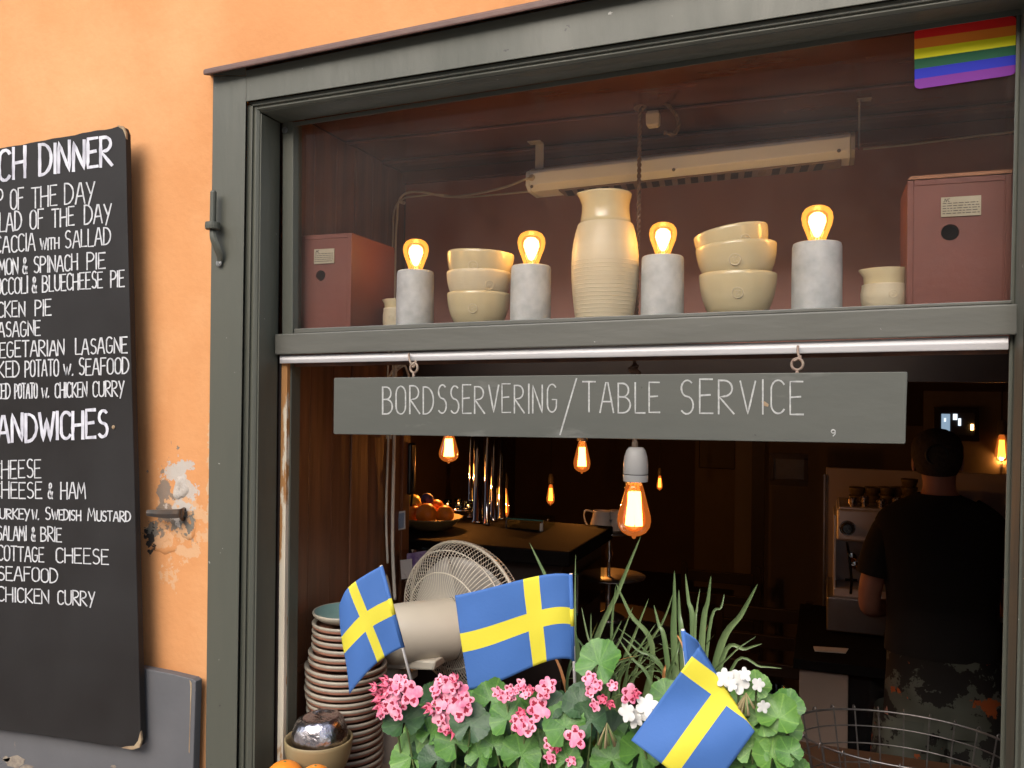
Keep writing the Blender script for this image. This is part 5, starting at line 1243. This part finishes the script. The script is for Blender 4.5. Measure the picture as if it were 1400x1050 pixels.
for i in range(26):
    a = 2*math.pi*i/26+.05; pts = [bpt(a, CZ+.002, .5)]+[bpt(a, CZ+.004+(RIM-CZ-.004)*j/5) for j in range(6)]
    top = bpt(a, RIM); out = Vector((math.cos(a), math.sin(a), 0)); pts += [top+out*.001+Vector((0, 0, .005)), top+out*.006+Vector((0, 0, .006)), top+out*.009+Vector((0, 0, -.003))]
    obj('upright_wire', MB().tube(spline(pts, 3), .0015, 6), 'wire', bk, smooth=True)
# ================================================================ room beyond
def pbox(px0, py0, px1, py1, y, d):
    a, b_ = P(px0, py1, y), P(px1, py0, y); return MB().box((a.x, y, a.z), (b_.x, y+d, b_.z))
# black terminal and print on the corner post
t = thing('wall_phone', 'slim glossy black handset fixed at the end of the wood panelling', 'phone', P(553, 690, .60))
m_ = pbox(545, 606, 562, 676, .585, .03); obj('body', m_, 'black_gloss', t, bevel=.006, seg=4)
m_ = MB().tube([P(563, 612, .60), P(566, 650, .60), P(562, 692, .60)], .003, 6); obj('cord', m_, 'black', t, smooth=True)
pc_ = thing('photo_card', 'small pinned photograph of a blue skyline on the wooden post', 'photo', P(545, 726, .57))
obj('card', MB().add([P(536, 701, .56), P(554, 698, .555), P(554, 723, .552), P(536, 727, .56)], [(0, 1, 2, 3)]), 'paper_white', pc_, solid=.0008)
obj('print', MB().add([P(538, 703, .5585), P(552.5, 701, .5535), P(552, 721.5, .5505), P(537, 724.5, .5585)], [(0, 1, 2, 3)]), 'photo_sky', pc_)
sk = MB(); rs_ = random.Random(3)
for i in range(6):
    x = 538.5+i*2.2; h = rs_.uniform(7, 16); sk.add([P(x, 722.5, .555), P(x+1.8, 722, .554), P(x+1.8, 722-h, .554), P(x, 722.5-h, .555)], [(0, 1, 2, 3)])
o = obj('towers', sk, 'print_dark', pc_); o['kind'] = 'stuff'
# side counter with bowl of oranges and the draught column
DK = 1.05
sc_ = thing('bar_counter', 'dark bar counter with glazed display in the dim room', 'counter', P(700, 740, 1.6))
z_ = P(590, 726, .95).z
obj('top', MB().box((-1.9, .80, z_-.04), (-.62, 1.28, z_)), 'dark_counter', sc_, bevel=.004)
obj('body', MB().box((-1.88, .84, ROOMZ0), (-.65, 1.25, z_-.041)), 'room_trim', sc_)
zz = z_
t = thing('fruit_bowl', 'wide beige bowl heaped with oranges and a lemon on the bar', 'bowl', P(590, 724, .98)); cbo = P(588, 723, .98); kb = mpp(588, .98)
obj('body', MB().lathe([(.001, 0), (22*kb, 0), (30*kb, 4*kb), (44*kb, 15*kb), (45*kb, 17*kb), (42*kb, 17*kb), (28*kb, 7*kb), (.001, 5*kb)], cbo, 40), 'ceramic_tan', t, smooth=True)
for i, (px, py, r, m_, y, nm, lb) in enumerate([(563, 702, 13, 'orange_peel', .98, 'orange', 'leftmost orange in the bar bowl'), (583, 703, 15, 'orange_peel', .95, 'orange', 'front middle orange in the bar bowl'), (608, 704, 13, 'orange_peel', .98, 'orange', 'rightmost orange in the bar bowl'), (565, 687, 11, 'lemon', 1.0, 'lemon', 'yellow lemon on top of the oranges'), (584, 683, 9, 'purple', 1.0, 'plum', 'dark plum on top of the oranges'), (596, 695, 12, 'orange_peel', 1.02, 'orange', 'orange at the back of the bar bowl')]):
    tagged(nm, MB().ball(P(px, py, y), r*mpp(px, y), 24), m_, lb, nm, smooth=True)
t = thing('beer_column', 'cluster of tall chrome draught columns on the bar', 'beer tap', P(664, 738, 1.15))
for px, w, yy in ((652, 7, 1.15), (665, 4, 1.12), (674, 5, 1.2), (685, 6, 1.25), (642, 3, 1.22)):
    b0 = P(px, 738, yy); b0.z = z_; tz = P(px, 560, yy).z; r = w*mpp(px, yy)
    obj('tube', MB().lathe([(.001, 0), (r*1.3, 0), (r*1.3, .008), (r, .012), (r, tz-b0.z), (.001, tz-b0.z)], b0, 24), 'chrome', t, smooth=True)
t = thing('tealight_tray', 'small glass tray of lit tealights on the bar', 'candles', P(625, 692, 1.19))
obj('tray', MB().lathe([(.001, 0), (26*mpp(625, 1.19), 0), (28*mpp(625, 1.19), .008), (.001, .006)], P(625, 697, 1.19), 28), 'chrome', t, smooth=True)
for px, py in ((612, 690), (627, 689), (640, 692)):
    obj('glass', MB().lathe([(.001, 0), (.012, 0), (.014, .03), (.013, .03), (.011, .002)], P(px, py+6, 1.19), 16), 'clear_glass', t, smooth=True)
    obj('flame', MB().lathe([(.0003, 0), (.0028, .003), (.002, .008), (.0003, .012)], P(px, py, 1.19), 8), 'candle', t, smooth=True)
# display glass boxes
def gbox(px0, py0, px1, py1, y, d, lb):
    a, b_ = P(px0, py1, y), P(px1, py0, y); t = thing('glass_display', lb, 'display case', Vector(((a.x+b_.x)/2, y, a.z)))
    obj('glass', MB().box((a.x, y, a.z), (b_.x, y+d, b_.z)), 'dark_glass', t)
    e = .0022
    for z in (a.z, b_.z):
        obj('edge', MB().box((a.x-e, y-e, z-e), (b_.x+e, y+e, z+e)), 'teal_edge', t)
    for x in (a.x, b_.x): obj('edge', MB().box((x-e, y-e, a.z+e), (x+e, y+e, b_.z-e)), 'steel_dark', t)
gbox(692, 712, 742, 739, 1.1, .12, 'small glass display box on the bar beside the chrome columns')
gbox(705, 785, 790, 830, .95, .3, 'long glass display with a teal edge behind the middle flag')
obj('tag', pbox(738, 716, 742, 730, 1.09, .002), 'paper_white', [o for o in col.objects if o.name == 'glass_display'][0])
ft_ = P(832, 795, 1.35)
st_ = thing('side_table', 'small dark side table carrying the two tier stand', 'table', Vector((ft_.x, 1.35, ROOMZ0)))
obj('top', MB().lathe([(.001, ft_.z-.145), (.22, ft_.z-.145), (.22, ft_.z-.1205), (.001, ft_.z-.1205)], Vector((ft_.x, 1.35, 0)), 32), 'room_trim', st_)
obj('leg', MB().lathe([(.16, ROOMZ0), (.16, ROOMZ0+.02), (.025, ROOMZ0+.05), (.025, ft_.z-.146)], Vector((ft_.x, 1.35, 0)), 20), 'room_trim', st_)
# cake stand with jugs
t = thing('cake_stand', 'two tier stand in the dark under the amber bulb', 'stand', P(835, 800, 1.35)); k6 = mpp(835, 1.35); c0 = P(832, 806, 1.35)
for pz, rr0 in ((728, 42), (790, 50)):
    c = P(832, pz, 1.35); obj('tier', MB().lathe([(.001, 0), (rr0*k6*.8, 0), (rr0*k6, .006), (rr0*k6, .009), (.001, .006)], c, 40), 'steel_dark', t, smooth=True)
obj('column', MB().lathe([(.012, 0), (.006, .02), (.006, .06), (.014, .09), (.006, .12), (.006, .18), (.012, .2)], P(832, 795, 1.35), 20), 'chrome', t, smooth=True)
obj('foot', MB().lathe([(.001, -.12), (.06, -.12), (.05, -.11), (.01, -.09), (.008, 0)], P(832, 795, 1.35), 28), 'steel_dark', t, smooth=True)
for px, fl, lb in ((822, -1, 'white milk jug with its handle to the left on the dark stand'), (842, 0, 'second white milk jug half behind the amber bulb')):
    c = P(px, 727, 1.35 if fl else 1.38); rj_ = 14*k6; t = thing('milk_jug', lb, 'jug', c)
    obj('body', MB().lathe([(.001, 0), (rj_*1.1, 0), (rj_*1.15, .006), (rj_*.95, .04), (rj_*.8, .062), (rj_*.85, .068), (rj_*.78, .068), (rj_*.9, .02), (.001, .006)], c, 28), 'porcelain', t, smooth=True)
    if fl: obj('handle', MB().tube(spline([c+Vector((-rj_*.85, 0, .062)), c+Vector((-rj_*1.6, 0, .066)), c+Vector((-rj_*1.75, 0, .045)), c+Vector((-rj_*1.45, 0, .02)), c+Vector((-rj_*1.05, 0, .014))], 5), .0028, 8), 'porcelain', t, smooth=True)
# hanging greenery glimpsed above the sign
t = thing('hanging_plant', 'leafy decoration glimpsed between window track and hanging sign', 'plant', P(690, 505, 1.1))
for i in range(22):
    px = rs_.uniform(612, 760); a = P(px, 482, 1.1); c = P(px+rs_.uniform(-16, 16), rs_.uniform(500, 520), 1.1+rs_.uniform(-.05, .05))
    blade(t, [a, a.lerp(c, .5)+Vector((rs_.uniform(-.01, .01), 0, 0)), c], .006, 'dried' if i % 4 == 0 else 'blade_leaf')
obj('bauble', MB().ball(P(676, 518, 1.05), .016, 20), 'plate_grey', t, smooth=True); obj('yellow_flower', MB().ball(P(639, 515, 1.05), .010, 12, sy=.6), 'yellow_card', t, smooth=True)
# far pendant bulbs
def far_bulb(px, yt, yb, w, y, label, holder=True):
    c = P(px, yt, y); k_ = mpp(px, y); H = c.z-P(px, yb, y).z; t = thing('pendant_lamp', label, 'lamp', c, 'bulbs hanging in the dim room')
    near = w > 18
    bulb_parts(t, c, H, w/2*k_, core='glow_core' if near else 'glow_core_far', shell='bulb_glass_amber', energy=3.2 if w > 18 else 4.0 if w > 9 else 0, up=-1, edison=True)
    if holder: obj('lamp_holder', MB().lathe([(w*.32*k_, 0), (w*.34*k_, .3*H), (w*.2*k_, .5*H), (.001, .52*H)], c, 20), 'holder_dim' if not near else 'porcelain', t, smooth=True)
    obj('cord', MB().tube([c+Vector((0, 0, .45*H)), Vector((c.x, c.y, ROOMZ1-.002))], .0028, 6), 'black', t)
for a in [(614, 592, 632, 27, 1.16, 'pendant bulb cut by the lower edge of the hanging sign, left of the chrome columns'), (796, 603, 646, 23, 1.65, 'pendant bulb left of the large amber bulb, just under the sign'),
          (690, 667, 709, 13, 3.2, 'small pendant bulb right of the chrome columns'), (753, 662, 690, 11, 4.4, 'small distant pendant bulb between the chrome columns and the amber bulb'),
          (677, 668, 690, 8, 5.0, 'tiny far bulb seen through the chrome columns'), (607.5, 652, 669, 6, 6.2, 'tiny far bulb at the left of the dim room'), (902, 650, 670, 8, 5.6, 'tiny far bulb right of the large amber bulb'),
          (857.5, 663, 684, 9, 4.6, 'far bulb half hidden by the large amber bulb'), (1369.5, 594, 632, 17, 3.6, 'glowing pendant bulb at the right edge beside the barista'), (1372, 640, 658, 8, 5.6, 'tiny far bulb under the one at the right edge')]:
    far_bulb(*a)
# back wall furniture: door leaf panels, picture frames
t = thing('inner_door', 'dim panelled door at the back of the room', 'door', P(1040, 700, 6.8))
obj('leaf', pbox(945, 590, 1016, 1100, 6.9, .05), 'room_panel', t)
for x0, x1, y0, y1 in ((955, 1006, 600, 640),): obj('panel', pbox(x0, y0, x1, y1, 6.88, .03), 'room_trim', t, bevel=.01)
def picture(px0, py0, px1, py1, y, lb, m='picture', name='framed_picture'):
    t = thing(name, lb, 'picture', P((px0+px1)/2, py1, y)); e = (px1-px0)*.11
    for a in ((px0, py0, px1, py0+e), (px0, py1-e, px1, py1), (px0, py0+e, px0+e, py1-e), (px1-e, py0+e, px1, py1-e)): obj('frame', pbox(*a, y-.03, .03), 'room_trim', t)
    obj('image', pbox(px0+e, py0+e, px1-e, py1-e, y-.01, .008), m, t)
    return t
picture(1052, 621, 1105, 663, 3.0, 'dark framed picture left of the coffee machine')
t = picture(1278, 557, 1339, 602, 3.55, 'framed mirror with painted-in bright reflections above the barista', 'mirror_dim')
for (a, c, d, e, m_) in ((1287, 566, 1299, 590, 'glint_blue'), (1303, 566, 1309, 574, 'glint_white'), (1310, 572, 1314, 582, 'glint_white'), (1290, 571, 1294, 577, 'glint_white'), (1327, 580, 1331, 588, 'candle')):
    obj('painted_reflection', pbox(a, c, d, e, 3.535, .003), m_, t, bevel=.002)  # glowing patches painted on as the mirror's reflections
struct('partition', pbox(1000, 585, 1360, 1100, 3.62, .06), 'room_panel')
struct('partition_trim', pbox(1024, 590, 1046, 1000, 3.55, .04), 'room_trim')
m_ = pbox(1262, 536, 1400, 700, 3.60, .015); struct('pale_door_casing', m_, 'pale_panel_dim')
# espresso machine area
splash = thing('splashback', 'pale wall panel behind the coffee machine', 'panel', P(1260, 800, 2.5))
obj('board', pbox(1127, 651, 1420, 870, 2.52, .02), 'pale_panel', splash, bevel=.003)
obj('edge_trim', pbox(1124, 649, 1128.5, 870, 2.505, .03), 'steel_dark', splash)
YM = 2.10
em = thing('espresso_machine', 'stainless espresso machine with round black knob, cups stacked on top', 'coffee machine', P(1230, 862, YM))
obj('upper_body', pbox(1144, 706, 1330, 739, YM, .34), 'steel', em, bevel=.008)
obj('top_tray', pbox(1147, 702.5, 1330, 705.8, YM+.01, .32), 'steel', em, bevel=.003)
obj('back_panel', pbox(1140, 739.6, 1330, 833, YM+.16, .18), 'steel_dark', em, bevel=.003)
obj('side_frame', pbox(1139, 705, 1143, 834, YM+.02, .3), 'steel', em)
obj('drip_tray', pbox(1139, 820, 1330, 833, YM+.005, .15), 'steel', em, bevel=.003)
obj('base', pbox(1130, 833.6, 1330, 863, YM-.03, .38), 'steel_dark', em, bevel=.006)
for i in range(9): obj('tray_slat', pbox(1146+i*8, 817.5, 1150+i*8, 819.6, YM+.01, .13), 'chrome', em)
kc = P(1158.5, 722, YM-.001); kk = mpp(1158, YM)
obj('knob', MB().lathe([(8.6*kk, 0), (9*kk, -.006), (7*kk, -.022), (6*kk, -.024), (.001, -.024)], kc, 12, axis=(0, 1, 0)), 'black_gloss', em)
obj('knob_ring', MB().torus(kc, 9.6*kk, .0022, (0, 1, 0), 28, 6), 'chrome', em, smooth=True)
obj('steam_wand', MB().tube(spline([P(1158, 742, YM+.05), P(1160, 755, YM-.01), P(1164, 790, YM-.02), P(1163, 812, YM-.02)], 5), .005, 8), 'black_gloss', em, smooth=True)
for px, py, r in ((1165, 761, 6), (1169, 772, 5)): obj('valve', MB().lathe([(.001, -.02), (r*kk, -.018), (r*kk, 0), (.001, 0)], P(px, py, YM), 16, axis=(0, 1, 0)), 'chrome', em)
t_ = pbox(1155, 792, 1172, 806, YM+.155, .002); o = obj('badge_plate', t_, 'black_gloss', em); 
m_ = MB()
for x in (1157, 1163, 1168): m_ = MB(); m_.box(tuple(P(x, 803, YM+.1535)), tuple(P(x+3, 795, YM+.1545))); obj('badge_mark', m_, 'chrome', em)
for px in (1195, 1235):
    c = P(px, 752, YM+.06)
    obj('group_head', MB().lathe([(.03, 0), (.034, .01), (.034, .035), (.001, .035)], c, 20), 'chrome', em, smooth=True); obj('filter_handle', MB().tube([c, c+Vector((0, -.10, -.008))], [.008, .012], 10), 'black', em, smooth=True)
cupn = 0
for i, (px, m_, h, w) in enumerate([(1166, 'cup_steel', 22, 5.5), (1182, 'cup_steel', 24, 5.5), (1205, 'cup_steel', 20, 6), (1225, 'cup_steel', 22, 6)]):
    y = YM+.05; c = P(px, 702, y); k7 = mpp(px, y)
    tagged('steel_cup', MB().lathe([(.001, 0), (w*k7, 0), (w*k7, h*.6*k7), (w*1.1*k7, h*.64*k7), (w*1.1*k7, h*.9*k7), (w*.95*k7, h*k7), (.001, h*k7)], c, 20), m_, ['leftmost steel shaker on the coffee machine', 'second steel shaker from the left on the coffee machine', 'third steel shaker on the coffee machine', 'steel shaker nearest the barista on the coffee machine'][i], 'cup', smooth=False)
for i, (px, y, n) in enumerate([(1172, .2, 3), (1192, .2, 3), (1212, .2, 3), (1243, .16, 4), (1228, .22, 3)]):
    c = P(px, 702, YM+y); k7 = mpp(px, YM+y)
    for q_ in range(n):
        z = q_*11*k7; cc2 = c+Vector((0, 0, z)); tagged('glass_cup', MB().lathe([(.001, 0), (7.5*k7, 0), (10.5*k7, 11*k7), (11*k7, 14*k7), (9.5*k7, 14*k7), (7*k7, 2*k7), (.001, 2*k7)], cc2, 20), 'cup_brown', 'amber tinted cup in a stack at the back of the coffee machine', 'cup', 'cups stacked on the coffee machine', smooth=True)
cc_ = thing('service_counter', 'low cabinet with pale end panel and dark worktop under the coffee machine', 'cabinet', P(1200, 1000, 2.0))
zt2 = P(1130, 866, YM-.05).z-.004
a = P(1093, 900, 1.72); b_ = P(1160, 900, 1.72)
obj('worktop', MB().box((a.x-.02, 1.70, zt2-.035), (1.2, 2.515, zt2)), 'dark_counter', cc_, bevel=.003)
obj('end_panel', MB().box((a.x, 1.72, ROOMZ0), (b_.x, 2.5, zt2-.036)), 'cabinet_pale', cc_, bevel=.002)
obj('fridge_front', MB().box((b_.x+.001, 1.74, ROOMZ0), (1.2, 2.5, zt2-.036)), 'black_gloss', cc_)
obj('handle', MB().tube([P(1172, 922, 1.72), P(1195, 922, 1.72)], .004, 8), 'steel_dark', cc_)
tagged('napkin', MB().add([PZ(1112, 884, zt2+.002), PZ(1160, 887, zt2+.002), PZ(1156, 893, zt2+.002), PZ(1114, 890, zt2+.002)], [(0, 1, 2, 3)]), 'paper_white', 'folded white cloth on the dark worktop', 'napkin', solid=.003)

# ================================================================ barista seen from behind
YP = 1.62
def B(px, py, dy=0): return P(px, py, YP+dy)
kp = mpp(1280, YP)
person = thing('person', 'person seen from behind in black t-shirt and camouflage shorts working at the machine', 'person', Vector((B(1285, 900).x, YP, ROOMZ0)))
def skinned(name, verts, edges, m, parent, sub=2, root=0):
    me = bpy.data.meshes.new(name); me.from_pydata([Vector(v[0])-ROOT[person] for v in verts], edges, []); me.materials.append(M[m])
    o = bpy.data.objects.new(name, me); col.objects.link(o); o.parent = parent; ROOT[o] = ROOT[person]
    sm = o.modifiers.new('skin', 'SKIN'); sm.use_smooth_shade = True
    for i, v in enumerate(verts):
        r = v[1]; sv = me.skin_vertices[0].data[i]; sv.radius = r if isinstance(r, tuple) else (r, r); sv.use_root = (i == root)
    sb = o.modifiers.new('sub', 'SUBSURF'); sb.levels = sub; sb.render_levels = sub
    return o
s = kp
# body: pelvis, spine, neck, head, arms with hands, legs
hipz = B(1290, 915).z
V = [(B(1292, 905), (36*s, 46*s)), (B(1290, 840), (36*s, 50*s)), (B(1285, 770), (44*s, 66*s)), (B(1283, 712, .02), (36*s, 62*s)), (B(1284, 678, .02), (21*s, 23*s)), (B(1284, 657, .02), (20*s, 21*s)),
     (B(1283, 635, .015), (25*s, 28*s)), (B(1281, 612, .02), (25*s, 28*s)), (B(1281, 598, .02), (19*s, 22*s)),
     (B(1232, 712, .02), 20*s), (B(1207, 745, .02), 19*s), (B(1190, 800, .02), 17*s), (B(1188, 832, .05), 15.5*s), (B(1215, 830, .20), 13*s), (B(1240, 818, .32), 8.5*s),
     (B(1338, 714, .02), 20*s), (B(1368, 750, .02), 19*s), (B(1382, 805, .02), 17*s), (B(1384, 835, .05), 15*s), (B(1352, 830, .20), 12*s), (B(1332, 818, .32), 8.5*s)]
E = [(0, 1), (1, 2), (2, 3), (3, 4), (4, 5), (5, 6), (6, 7), (7, 8), (3, 9), (9, 10), (10, 11), (11, 12), (12, 13), (13, 14), (3, 15), (15, 16), (16, 17), (17, 18), (18, 19), (19, 20)]
n0 = len(V)
for sx in (-1, 1):
    hp_ = V[0][0]+Vector((sx*.10, 0, -.10)); kn_ = hp_+Vector((sx*.02, 0, -.38)); kn_.z = ROOMZ0+.44; an = kn_+Vector((0, 0, 0)); an.z = ROOMZ0+.09; to = an+Vector((sx*.02, .15, -.05))
    b_ = len(V); V += [(hp_, .085), (kn_, .058), (an, .042), (to, .04)]; E += [(0, b_), (b_, b_+1), (b_+1, b_+2), (b_+2, b_+3)]
for wi in (14, 20):                                      # hands: palm plus five fingers
    w = V[wi][0]; sgn = 1 if wi == 14 else -1; b_ = len(V); V.append((w+Vector((.02*sgn, .045, -.002)), (.02, .012))); E.append((wi, b_))
    for fi, (off, ln) in enumerate(((-.024, .055), (-.010, .07), (.004, .075), (.018, .068))):
        c = V[b_][0]+Vector((off*.6, .02, off*.8)); d = c+Vector((0, ln*.5, -.004)); e = d+Vector((0, ln*.35, -.018)); q_ = len(V)
        V += [(c, .0095), (d, .0085), (e, .007)]; E += [(b_, q_), (q_, q_+1), (q_+1, q_+2)]
    q_ = len(V); V += [(w+Vector((-.02*sgn, .04, .02)), .011), (w+Vector((-.02*sgn, .07, .028)), .009)]; E += [(wi, q_), (q_, q_+1)]
skinned('body', V, E, 'skin', person)
# ears
for px in (1249, 1315):
    o = obj('ear', MB().ball(B(px, 633, .015), .014, 14, sz=1.9, sx=.45), 'skin', person, smooth=True)
# hair cap following the skull, cropped neckline
hcn = B(1281, 616, .018); rings = []
for i, (f, w) in enumerate([(-.95, .80), (-.6, .95), (-.2, 1.03), (.2, 1.02), (.55, .90), (.8, .66), (.95, .34), (1.0, .02)]):
    rings.append([hcn+Vector((31.5*s*w*math.cos(a), (35*s*w*math.sin(a))+(.012 if math.sin(a) > 0 else 0)*0, 31*s*f+(.010*math.sin(a)*(f < 0)))) for a in [2*math.pi*j/32 for j in range(32)]])
hm_ = MB().loft(rings, True, caps=False)
hair = obj('hair', hm_, 'hair', person, smooth=True)
cbn = MB().torus(B(1281, 622, -.078+.02), 13*s, .004, (0, 1, .1), 24, 6); obj('cap_strap', cbn, 'black', person, smooth=True)
# t-shirt lofted around the torso with sleeves
def ring(cx, cy, cz_off, rx, ry, n=36, tilt=0): 
    c = B(cx, cy, .0); return [c+Vector((rx*s*math.cos(a), ry*s*math.sin(a)+cz_off, tilt*s*math.cos(a))) for a in [2*math.pi*j/n for j in range(n)]]
rt = random.Random(12)
def wob(rg, k_): return [p+Vector((rt.uniform(-1, 1), rt.uniform(-1, 1), 0))*k_ for p in rg]
tor = [ring(1286, 893, 0, 71, 46), ring(1287, 880, 0, 71, 46), ring(1288, 845, 0, 68, 43), ring(1287, 800, 0, 70, 42), ring(1286, 755, .005, 78, 44), ring(1285, 725, .01, 84, 42), ring(1284, 704, .015, 78, 36), ring(1284, 690, .02, 58, 30), ring(1284, 680, .02, 36, 26), ring(1284, 676, .02, 27, 24)]
tor = [wob(r, .0022) for r in tor]
o = obj('t_shirt', MB().loft(tor, True, caps=False), 'tshirt', person, smooth=True, sub=1)
def sleeve(path, rads):
    rings = []
    for i, (c, r) in enumerate(zip(path, rads)):
        tn = (path[min(i+1, len(path)-1)]-path[max(i-1, 0)]).normalized(); u = Vector((0, 1, 0)); u = (u-tn*u.dot(tn)).normalized(); w = tn.cross(u)
        rings.append([c+(u*math.cos(a)*.95+w*math.sin(a))*r*s for a in [2*math.pi*j/24 for j in range(24)]])
    obj('sleeve', MB().loft(rings, True, caps=False), 'tshirt', person, smooth=True, sub=1)
sleeve([B(1245, 706, .02), B(1222, 718, .02), B(1209, 742, .02), B(1200, 765, .02), B(1196, 785, .02)], [26, 27, 25.5, 24.5, 25])
sleeve([B(1325, 706, .02), B(1347, 718, .02), B(1364, 742, .02), B(1372, 765, .02), B(1378, 785, .02)], [26, 27, 25.5, 24.5, 25])
sh_ = [ring(1287, 886, 0, 67, 44), ring(1290, 915, 0, 72, 50), ring(1292, 950, 0, 76, 54), ring(1293, 990, 0, 77, 54)]
obj('shorts', MB().loft([wob(r, .003) for r in sh_], True, caps=False), 'camo', person, smooth=True)
for sx in (-1, 1):
    c = V[0][0]; pts = [Vector((c.x+sx*.085, c.y, B(1290, 975).z)), Vector((c.x+sx*.105, c.y, ROOMZ0+.62)), Vector((c.x+sx*.115, c.y, ROOMZ0+.46))]
    rings = [[p+Vector((r*math.cos(a), r*math.sin(a), 0)) for a in [2*math.pi*j/24 for j in range(24)]] for p, r in zip(pts, (.115, .11, .112))]
    obj('shorts_leg', MB().loft(rings, True, caps=False), 'camo', person, smooth=True)
    c2 = V[[n0, n0+4][sx > 0]+2][0]; obj('shoe', MB().ball(Vector((c2.x, c2.y+.07, ROOMZ0+.045)), .05, 18, sz=.85, sy=2.6), 'black', person, smooth=True)
# shared furniture glimpses in the dark: chair backs
for i, (px, py, y) in enumerate([(1045, 745, 2.6), (985, 760, 3.3)]):
    a = P(px, py, y); t = thing('dining_chair', ['dark wooden chair in the gloom left of the coffee machine', 'dark wooden chair deeper in the gloom behind the grass lily'][i], 'chair', Vector((a.x, y, ROOMZ0)))
    zz0 = ROOMZ0; 
    for dx in (-.19, .19):
        obj('leg', MB().box((a.x+dx-.015, y-.015, zz0), (a.x+dx+.015, y+.015, zz0+.92)), 'room_trim', t); obj('leg', MB().box((a.x+dx-.015, y-.40, zz0), (a.x+dx+.015, y-.37, zz0+.44)), 'room_trim', t)
    obj('seat', MB().box((a.x-.21, y-.41, zz0+.44), (a.x+.21, y+.015, zz0+.47)), 'room_trim', t, bevel=.008)
    for j in range(3): obj('back_slat', MB().box((a.x-.175, y-.01, zz0+.58+.12*j), (a.x+.175, y+.01, zz0+.64+.12*j)), 'room_trim', t, bevel=.004)
